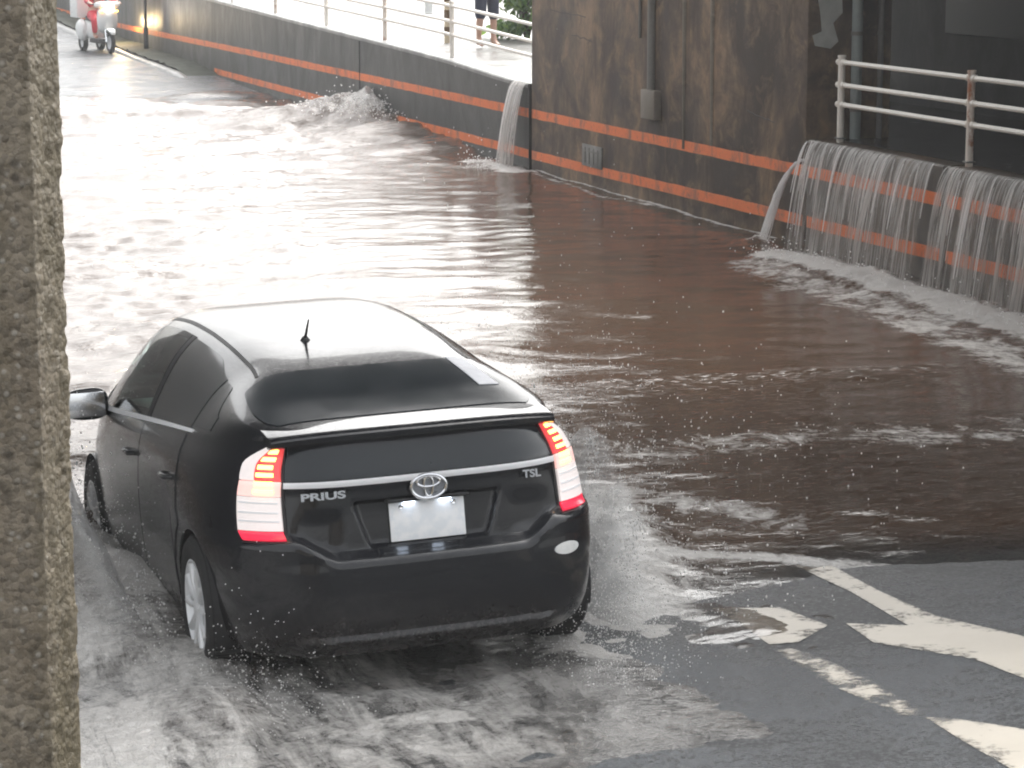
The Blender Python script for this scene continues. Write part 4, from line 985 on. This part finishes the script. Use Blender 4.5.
# sheet of water thrown off the left front wheel
t = NT('thrown water'); P = t.coords(); n = t.noise(3.4, t.coords((1, 1, 2.2)), 8, .7, .8); g_ = t.node('ShaderNodeAttribute', attribute_name='fade').outputs['Fac']
t.set(Base_Color=(.60, .60, .59), Roughness=.4); tr = t.node('ShaderNodeBsdfTransparent'); mx = t.node('ShaderNodeMixShader')
t.link(t.math('MULTIPLY', t.ramp(n, [(.35, .35), (.62, .97)]), g_), mx.inputs[0]); t.link(tr.outputs[0], mx.inputs[1]); t.link(t.p.outputs[0], mx.inputs[2]); t.link(mx.outputs[0], t.out.inputs[0]); M['thrown'] = t.m
def thrown(y0, y1, xs_, h, n=60, m=18, sgn=-1):
    V = []; fd = []
    for i in range(n):
        q = i/(n-1); y = y0+(y1-y0)*q; hh = h*math.sin(math.pi*min(1, q*1.0))**.7*(.7+.6*float(fbm(np.array(y*2.3), np.array(4.), 4)))
        for k in range(m):
            r = k/(m-1); V.append((xs_ + sgn*(.10+.42*r*(.6+.4*q))+ .05*float(fbm(np.array(y*4), np.array(r*3+9), 3)), y, -.06+4*hh*r*(1-r*.62))); fd.append((1-r**1.5)*min(1, 6*q, 6*(1-q)))
    o = mesh_obj('splash', V, grid_faces(n, m), M['thrown'], None, True); at = o.data.attributes.new('fade', 'FLOAT', 'POINT'); at.data.foreach_set('value', fd); return tag(o, kind='stuff')
thrown(11.0, 15.4, 2.17, .36); thrown(12.6, 15.6, 2.10, .50); thrown(10.5, 14.8, 3.99, .26, sgn=1); thrown(11.0, 13.4, 4.06, .46, sgn=1)
# ------------------------------------------------------------------ far things: scooter, rider, pedestrian, bollard, bush, pole
def skin_figure(name, joints, bones, mat, parent=None, sub=2):
    me = bpy.data.meshes.new(name); ids = list(joints); me.from_pydata([joints[k][0] for k in ids], [(ids.index(a), ids.index(b)) for a, b in bones], [])
    o = bpy.data.objects.new(name, me); COL.objects.link(o)
    md = o.modifiers.new('skin', 'SKIN'); md.use_smooth_shade = True; me.skin_vertices.new() if not me.skin_vertices else None
    for i, k in enumerate(ids):
        r = joints[k][1]; r = r if isinstance(r, tuple) else (r, r); me.skin_vertices[0].data[i].radius = r; me.skin_vertices[0].data[i].use_root = (i == 0)
    s = o.modifiers.new('sub', 'SUBSURF'); s.levels = s.render_levels = sub
    dg = bpy.context.evaluated_depsgraph_get(); m2 = bpy.data.meshes.new_from_object(o.evaluated_get(dg)); o.modifiers.clear(); o.data = m2; bpy.data.meshes.remove(me); m2.name = name
    m2.materials.clear(); m2.materials.append(mat); m2.polygons.foreach_set('use_smooth', [True]*len(m2.polygons))
    if parent: o.parent = parent
    return o
M['skin'] = plain('skin', (.50, .30, .22), .5, var=.1); M['navy'] = plain('navy cloth', (.022, .028, .055), .8); M['hair'] = plain('dark hair', (.02, .017, .015), .6)
M['grey_cloth'] = plain('grey cloth', (.22, .23, .25), .8); M['red_cloth'] = plain('red jacket', (.60, .03, .05), .6); M['white_plastic'] = plain('white plastic', (.82, .82, .80), .25, var=.05)
M['black_plastic'] = plain('black plastic', (.02, .02, .022), .5); M['shoe'] = plain('sandal', (.06, .05, .045), .7)
def head_parts(root, c, fy):
    """face and hair: fy = -1 looks towards -y"""
    for s in (-1, 1):
        m_ = MB(); m_.lathe([(-.006, .001), (-.004, .011), (0, .014), (.004, .011), (.006, .001)], 'y', (c[0]+s*.033, c[1]+fy*.093, c[2]+.008), 10); m_.build('eye', M['black_plastic'], root)
    b = bmesh.new(); bmesh.ops.create_uvsphere(b, u_segments=24, v_segments=16, radius=1)
    bmesh.ops.delete(b, geom=[v for v in b.verts if (v.co.z < -.1 and v.co.y*fy > -.1) or v.co.z < -.55 or (v.co.y*fy > .35 and v.co.z < .45)], context='VERTS')
    for v in b.verts: v.co = (c[0]+v.co.x*.092, c[1]+v.co.y*.112, c[2]+.03+v.co.z*.115)
    me = bpy.data.meshes.new('hair'); b.to_mesh(me); b.free(); me.materials.append(M['hair']); h = bpy.data.objects.new('hair', me); COL.objects.link(h); h.parent = root; so = h.modifiers.new('th', 'SOLIDIFY'); so.thickness = .018
def hand_bones(J, Bn, pre, wrist, d, side, lat):
    w_ = Vector(wrist); d = Vector(d).normalized(); l = Vector(lat).normalized()
    J[pre+'palm'] = (tuple(w_+d*.07), (.034, .016)); Bn.append((pre+'wrist', pre+'palm'))
    for k, (o_, ln) in enumerate(((-.028, .062), (-.010, .075), (.010, .07), (.027, .055))):
        a = w_+d*.085+l*o_; b_ = a+d*ln*.55+Vector((0, 0, 0))+side*ln*.1; c_ = b_+d*ln*.4+side*ln*.25
        for q, p in (('a', a), ('b', b_), ('c', c_)): J[f'{pre}f{k}{q}'] = (tuple(p), .0085)
        Bn += [(pre+'palm', f'{pre}f{k}a'), (f'{pre}f{k}a', f'{pre}f{k}b'), (f'{pre}f{k}b', f'{pre}f{k}c')]
    a = w_+d*.03-l*.035; b_ = a+d*.035-l*.02+side*.01
    J[pre+'t1'] = (tuple(a), .011); J[pre+'t2'] = (tuple(b_), .009); Bn += [(pre+'wrist', pre+'t1'), (pre+'t1', pre+'t2')]
def walk_hit(px, py):
    z = 1.3
    for _ in range(30): p = on_z(px, py, z); z = .5*z + .5*float(walk_z(p[1]))
    return p
# pedestrian in shorts standing on the wet footway
pb = walk_hit(487, 47); pz = float(walk_z(pb[1]))
ped = empty('person', (pb[0], pb[1], pz), R(12)); tag(ped, 'person in navy shorts with bare legs standing on the wet footway behind the railing', 'person')
J = {'pelvis': ((0, 0, .92), (.15, .11)), 'waist': ((0, .01, 1.06), (.13, .095)), 'chest': ((0, .02, 1.28), (.155, .11)), 'neckb': ((0, .02, 1.45), (.06, .06)), 'neck': ((0, .005, 1.52), .052), 'jaw': ((0, -.02, 1.58), (.062, .075)), 'head': ((0, 0, 1.655), (.078, .098)), 'crown': ((0, .01, 1.725), (.055, .07)), 'nose': ((0, -.105, 1.625), .013)}
Bn = [('pelvis', 'waist'), ('waist', 'chest'), ('chest', 'neckb'), ('neckb', 'neck'), ('neck', 'jaw'), ('jaw', 'head'), ('head', 'crown'), ('jaw', 'nose')]
for s, n_ in ((-1, 'l'), (1, 'r')):
    J.update({n_+'hip': ((s*.095, 0, .86), (.088, .092)), n_+'knee': ((s*.12, -.015 if s < 0 else .02, .48), (.056, .06)), n_+'calf': ((s*.125, .015, .33), (.052, .058)), n_+'ankle': ((s*.13, .03, .085), .036), n_+'heel': ((s*.13, .05, .04), (.032, .03)), n_+'toe': ((s*.145, -.12, .025), (.04, .02)),
              n_+'sh': ((s*.175, .02, 1.40), .058), n_+'elb': ((s*.235, .05, 1.12), .04), n_+'wrist': ((s*.24, -.06, .90), (.026, .022))})
    Bn += [('pelvis', n_+'hip'), (n_+'hip', n_+'knee'), (n_+'knee', n_+'calf'), (n_+'calf', n_+'ankle'), (n_+'ankle', n_+'heel'), (n_+'ankle', n_+'toe'), ('chest', n_+'sh'), (n_+'sh', n_+'elb'), (n_+'elb', n_+'wrist')]
    hand_bones(J, Bn, n_, (s*.24, -.06, .90), (0, -.15, -1), Vector((-s, 0, 0)), (0, 1, 0))
skin_figure('body', J, Bn, M['skin'], ped); head_parts(ped, (0, 0, 1.655), -1)
J = {'a': ((0, 0, .96), (.168, .128)), 'b': ((0, .005, 1.06), (.145, .11))}; Bn = [('a', 'b')]
for s, n_ in ((-1, 'l'), (1, 'r')): J.update({n_+'1': ((s*.10, 0, .82), (.106, .108)), n_+'2': ((s*.118, 0, .40), (.085, .088))}); Bn += [('a', n_+'1'), (n_+'1', n_+'2')]
skin_figure('shorts', J, Bn, M['navy'], ped)
J = {'a': ((0, .0, 1.0), (.165, .125)), 'b': ((0, .02, 1.28), (.172, .128)), 'c': ((0, .02, 1.43), (.09, .08))}; Bn = [('a', 'b'), ('b', 'c')]
for s, n_ in ((-1, 'l'), (1, 'r')): J.update({n_+'1': ((s*.175, .02, 1.40), .072), n_+'2': ((s*.215, .04, 1.24), .062)}); Bn += [('b', n_+'1'), (n_+'1', n_+'2')]
skin_figure('shirt', J, Bn, M['grey_cloth'], ped)
# banded guard post
bp = walk_hit(447.5, 43); c = MB(); c.tube([(0, 0, -.02), (0, 0, 1.15)], .05, 14); c.tube([(0, 0, 1.15), (0, 0, 1.18)], [.05, .03], 14)
gp = tag(c.build('guard_post', plain('cream paint', (.62, .52, .36), .4)), 'banded guard post on the footway behind the railing', 'post'); gp.location = (bp[0], bp[1], float(walk_z(bp[1])))
for k in range(4): c = MB(); c.tube([(0, 0, .12+.26*k), (0, 0, .25+.26*k)], .053, 14); c.build('band', plain('brown band', (.12, .07, .03), .5), gp)
bp = walk_hit(428.5, 13); c = MB(); c.box((0, 0, .14), (.14, .09, .30), .015); c.box((0, 0, -.004), (.2, .14, .03), .005)
wp = tag(c.build('marker_block', M['white_plastic']), 'small white marker block on the footway beyond the railing', 'marker'); wp.location = (bp[0], bp[1], float(walk_z(bp[1])))
# low wall and bush behind the footway
def leafy(name, c, rad, nl, mats, label, cat, size=(.05, .11)):
    o = empty(name, c); rl = random.Random(3); c_ = MB()
    for k in range(9):
        a = rl.uniform(0, 6.28); tip = (math.cos(a)*rad[0]*rl.uniform(.3, .8), math.sin(a)*rad[1]*rl.uniform(.3, .8), rad[2]*rl.uniform(1.0, 1.9)); c_.tube([(0, 0, -.05), (tip[0]*.4, tip[1]*.4, tip[2]*.5), tip], [.03, .02, .006], 6)
    c_.build('stem', plain('brown bark', (.09, .065, .045), .9), o)
    cl = [(rl.gauss(0, .45), rl.gauss(0, .45), rl.uniform(.15, 1.9)) for _ in range(46)]
    for mi, mat in enumerate(mats):
        V = []; Fc = []
        for _ in range(nl):
            q = rl.choice(cl); p = Vector(((q[0]+rl.gauss(0, .13))*rad[0], (q[1]+rl.gauss(0, .13))*rad[1], (q[2]+rl.gauss(0, .10))*rad[2])); s = rl.uniform(*size); n_ = Vector((rl.gauss(0, 1), rl.gauss(0, 1), rl.gauss(.4, 1))).normalized(); a = n_.orthogonal().normalized(); b_ = n_.cross(a)
            b = len(V); V += [p-a*s, p+b_*s*.42+n_*.012, p+a*s, p-b_*s*.42+n_*.012]; Fc.append((b, b+1, b+2, b+3))
        mesh_obj('foliage', V, Fc, mat, o, False)
    return tag(o, label, cat)
def leafmat(n_, c): 
    t = NT(n_); tl = t.node('ShaderNodeBsdfTranslucent'); tl.inputs[0].default_value = (*[x*1.3 for x in c], 1); t.set(Base_Color=c, Roughness=.4); mx = t.node('ShaderNodeMixShader'); mx.inputs[0].default_value = .4; t.link(t.p.outputs[0], mx.inputs[1]); t.link(tl.outputs[0], mx.inputs[2]); t.link(mx.outputs[0], t.out.inputs[0]); return t.m
bb = walk_hit(527, 40); bz = float(walk_z(bb[1]))
leafy('bush', (bb[0]+.1, bb[1]+.3, bz), (.75, .75, .8), 1500, [leafmat('bright leaves', (.20, .32, .07)), leafmat('deep leaves', (.09, .17, .045))], 'leafy green bush beside the pier at the back of the footway', 'bush')
# thin pole by the wall
c = MB(); z = float(road_z(10.75, 57.6)); c.tube([(0, 0, -.1), (0, 0, 2.6)], .035, 10); c.tube([(0, 0, 0), (0, 0, .55)], .055, 10)
tag(c.build('pole', M['black_plastic']), 'thin dark pole standing in front of the far striped wall', 'pole').location = (10.78, 57.9, z)
# grass strip and white edge line at the foot of the far wall
def bank(X, Y): return road_z(X, Y) + .13 * sst(10.2, 10.4, X) + .10*sst(10.4, 10.9, X)
tag(sheet('kerb', np.array([10.1, 10.12, 10.28, 10.3]), axis([(49.0, .5), 110]), lambda X, Y: road_z(X, Y) + np.where((X > 10.11) & (X < 10.29), .045, -.02) - .25*sst(51.5, 49., Y), M['conc_edge']), kind='structure')
M['grass'] = plain('wet grass', (.03, .036, .018), .8, scale=12, var=.6)
tag(sheet('grass_strip', axis([(10.3, .08), XW]), axis([(49.5, .15), 90]), lambda X, Y: road_z(X, Y) + .03 + .10*fbm(X*5, Y*5, 3) - .18*sst(52.5, 49.5, Y), M['grass']), kind='stuff')
# delivery scooter coming out of the water
sp = on_z(111, 57, .16); sz = float(road_z(sp[0], sp[1]))
sc = empty('delivery_scooter', (sp[0], sp[1], sz), R(9)); tag(sc, 'white delivery scooter with lit headlight and rear box coming down the far road', 'scooter')
def whl(y, x=0., r=.24, wd=.05):
    e = empty('wheel', (x, y, r), 0, sc); c = MB(); c.lathe([(-wd*.7, r*.62), (-wd, r*.8), (-wd*.6, r*.97), (0, r), (wd*.6, r*.97), (wd, r*.8), (wd*.7, r*.62)], 'x', n=32); c.build('tyre', M['rubber'], e)
    c = MB(); c.lathe([(-.02, .02), (-.03, r*.6), (.03, r*.6), (.02, .02)], 'x', n=24); c.build('rim', M['alloy'], e)
whl(0); whl(1.28, -.20, .22, .06); whl(1.28, .20, .22, .06)
c = MB(); c.tube([(-.075, .05, .25), (-.075, .13, .62)], .028, 8); c.tube([(.075, .05, .25), (.075, .13, .62)], .028, 8); c.tube([(0, .13, .60), (0, .26, 1.0)], .03, 8); c.build('fork', M['chrome'], sc)
def shell(name, prof, mat, parent, n=16):      # (y, z, halfwidth) loft of rounded sections
    V = []; m = len(prof)
    for (y, z, wx, dz) in prof:
        for k in range(n): a = 2*math.pi*k/n; cc, s_ = math.cos(a), math.sin(a); V.append((math.copysign(abs(cc)**.7, cc)*wx, y, z + math.copysign(abs(s_)**.7, s_)*dz))
    Fc = [(i*n+k, i*n+(k+1) % n, (i+1)*n+(k+1) % n, (i+1)*n+k) for i in range(m-1) for k in range(n)] + [tuple(range(n))[::-1], tuple((m-1)*n+k for k in range(n))]
    return mesh_obj(name, V, Fc, mat, parent, True, 50)
shell('front_mudguard', [(-.20, .44, .05, .02), (-.12, .50, .08, .03), (0, .53, .09, .035), (.14, .50, .08, .03), (.22, .40, .05, .03)], M['white_plastic'], sc)
shell('front_fairing', [(.04, .80, .07, .14), (.07, .79, .17, .22), (.13, .76, .22, .29), (.22, .74, .23, .32), (.30, .70, .18, .28), (.32, .68, .12, .2)], M['white_plastic'], sc)
shell('handlebar_cowl', [(.06, 1.04, .08, .05), (.12, 1.05, .22, .075), (.2, 1.06, .30, .085), (.28, 1.06, .26, .07), (.32, 1.06, .1, .04)], M['white_plastic'], sc)
c = MB(); c.tube([(-.36, .30, 1.09), (-.2, .24, 1.06), (.2, .24, 1.06), (.36, .30, 1.09)], .018, 8); c.build('handlebar', M['black_plastic'], sc)
for s in (-1, 1):
    c = MB(); c.tube([(s*.27, .22, 1.1), (s*.34, .20, 1.30)], .008, 6); c.box((s*.36, .2, 1.34), (.13, .03, .09), .02); c.build('mirror', M['black_plastic'], sc)
    c = MB(); c.box((s*.17, .05, .93), (.08, .04, .04), .012); c.build('indicator', glow('lit amber lens', (1, .45, .08), 3), sc)
shell('headlight', [(.015, 1.03, .05, .03), (.03, 1.03, .09, .045), (.07, 1.03, .09, .045)], glow('lit headlamp', (1, .95, .85), 30), sc)
c = MB(); c.box((0, .62, .26), (.36, .62, .10), .03); c.build('footboard', M['black_plastic'], sc)
shell('rear_body', [(.85, .40, .12, .14), (.95, .46, .19, .20), (1.2, .50, .22, .22), (1.5, .50, .20, .18), (1.62, .50, .12, .1)], M['white_plastic'], sc)
for s in (-1, 1): shell('side_cover', [(1.02, .42, .06, .10), (1.08, .42, .09, .20), (1.28, .46, .10, .24), (1.46, .46, .08, .16), (1.5, .46, .04, .08)], M['white_plastic'], sc).location = (s*.24, 0, .03)
shell('seat', [(.80, .70, .10, .05), (.9, .72, .15, .07), (1.25, .74, .16, .07), (1.36, .74, .12, .05)], M['black_plastic'], sc)
c = MB(); c.box((-.06, 1.62, 1.02), (.50, .52, .56), .04); bx = c.build('delivery_box', M['white_plastic'], sc); c = MB(); c.box((-.06, 1.62, 1.31), (.52, .54, .03), .01); c.build('lid', M['grey_cloth'], bx)
rd = empty('person', (sp[0], sp[1], sz), R(9)); tag(rd, 'person in red rain clothes riding the white delivery scooter', 'person')
J = {'pelvis': ((0, 1.02, .86), (.155, .13)), 'waist': ((0, .98, 1.0), (.14, .11)), 'chest': ((0, .90, 1.24), (.175, .13)), 'neckb': ((0, .86, 1.40), .065), 'neck': ((0, .83, 1.47), .055), 'jaw': ((0, .79, 1.53), (.065, .075)), 'head': ((0, .82, 1.60), (.085, .10)), 'crown': ((0, .84, 1.68), (.06, .07)), 'nose': ((0, .71, 1.57), .013)}
Bn = [('pelvis', 'waist'), ('waist', 'chest'), ('chest', 'neckb'), ('neckb', 'neck'), ('neck', 'jaw'), ('jaw', 'head'), ('head', 'crown'), ('jaw', 'nose')]
for s, n_ in ((-1, 'l'), (1, 'r')):
    J.update({n_+'hip': ((s*.12, .92, .82), .10), n_+'knee': ((s*.19, .50, .72), .068), n_+'ankle': ((s*.17, .56, .38), .045), n_+'toe': ((s*.18, .40, .335), (.045, .03)), n_+'sh': ((s*.20, .88, 1.34), .068), n_+'elb': ((s*.31, .66, 1.13), .05), n_+'wrist': ((s*.335, .40, 1.11), .034)})
    Bn += [('pelvis', n_+'hip'), (n_+'hip', n_+'knee'), (n_+'knee', n_+'ankle'), (n_+'ankle', n_+'toe'), ('chest', n_+'sh'), (n_+'sh', n_+'elb'), (n_+'elb', n_+'wrist')]
    hand_bones(J, Bn, n_, (s*.335, .40, 1.11), (0, -1, -.05), Vector((0, 0, -1)), (s, 0, 0))
skin_figure('body', J, Bn, M['skin'], rd)
J2 = {'a': ((0, 1.0, .92), (.18, .15)), 'b': ((0, .90, 1.24), (.20, .155)), 'c': ((0, .86, 1.40), (.09, .085))}; Bn = [('a', 'b'), ('b', 'c')]
for s, n_ in ((-1, 'l'), (1, 'r')): J2.update({n_+'1': ((s*.20, .88, 1.34), .085), n_+'2': ((s*.31, .66, 1.13), .066), n_+'3': ((s*.333, .44, 1.11), .05)}); Bn += [('b', n_+'1'), (n_+'1', n_+'2'), (n_+'2', n_+'3')]
skin_figure('jacket', J2, Bn, M['red_cloth'], rd)
J2 = {'a': ((0, 1.02, .84), (.17, .14))}; Bn = []
for s, n_ in ((-1, 'l'), (1, 'r')): J2.update({n_+'1': ((s*.13, .86, .81), .112), n_+'2': ((s*.19, .50, .725), .082), n_+'3': ((s*.17, .55, .42), .06)}); Bn += [('a', n_+'1'), (n_+'1', n_+'2'), (n_+'2', n_+'3')]
skin_figure('trousers', J2, Bn, M['red_cloth'], rd)
b = bmesh.new(); bmesh.ops.create_uvsphere(b, u_segments=24, v_segments=16, radius=1); bmesh.ops.delete(b, geom=[v for v in b.verts if v.co.z < -.45 or (v.co.y < -.45 and v.co.z < .35)], context='VERTS')
for v in b.verts: v.co = (v.co.x*.125, .83+v.co.y*.145, 1.62+v.co.z*.14)
me = bpy.data.meshes.new('helmet'); b.to_mesh(me); b.free(); me.materials.append(M['white_plastic']); h = bpy.data.objects.new('helmet', me); COL.objects.link(h); h.parent = rd; h.modifiers.new('t', 'SOLIDIFY').thickness = .02
for s in (-1, 1):
    m_ = MB(); m_.lathe([(-.006, .001), (-.004, .011), (0, .014), (.004, .011), (.006, .001)], 'y', (s*.033, .722, 1.61), 10); m_.build('eye', M['black_plastic'], rd)
# added lamp for the warm glow on the wall, not part of the scooter
hl = bpy.data.lights.new('wall_glow_lamp', 'POINT'); hl.energy = 18; hl.color = (1, .72, .36); hl.shadow_soft_size = .05
ho = bpy.data.objects.new('wall_glow_lamp', hl); COL.objects.link(ho); ho.location = (sp[0]+.62, sp[1]+2.1, sz+.62)
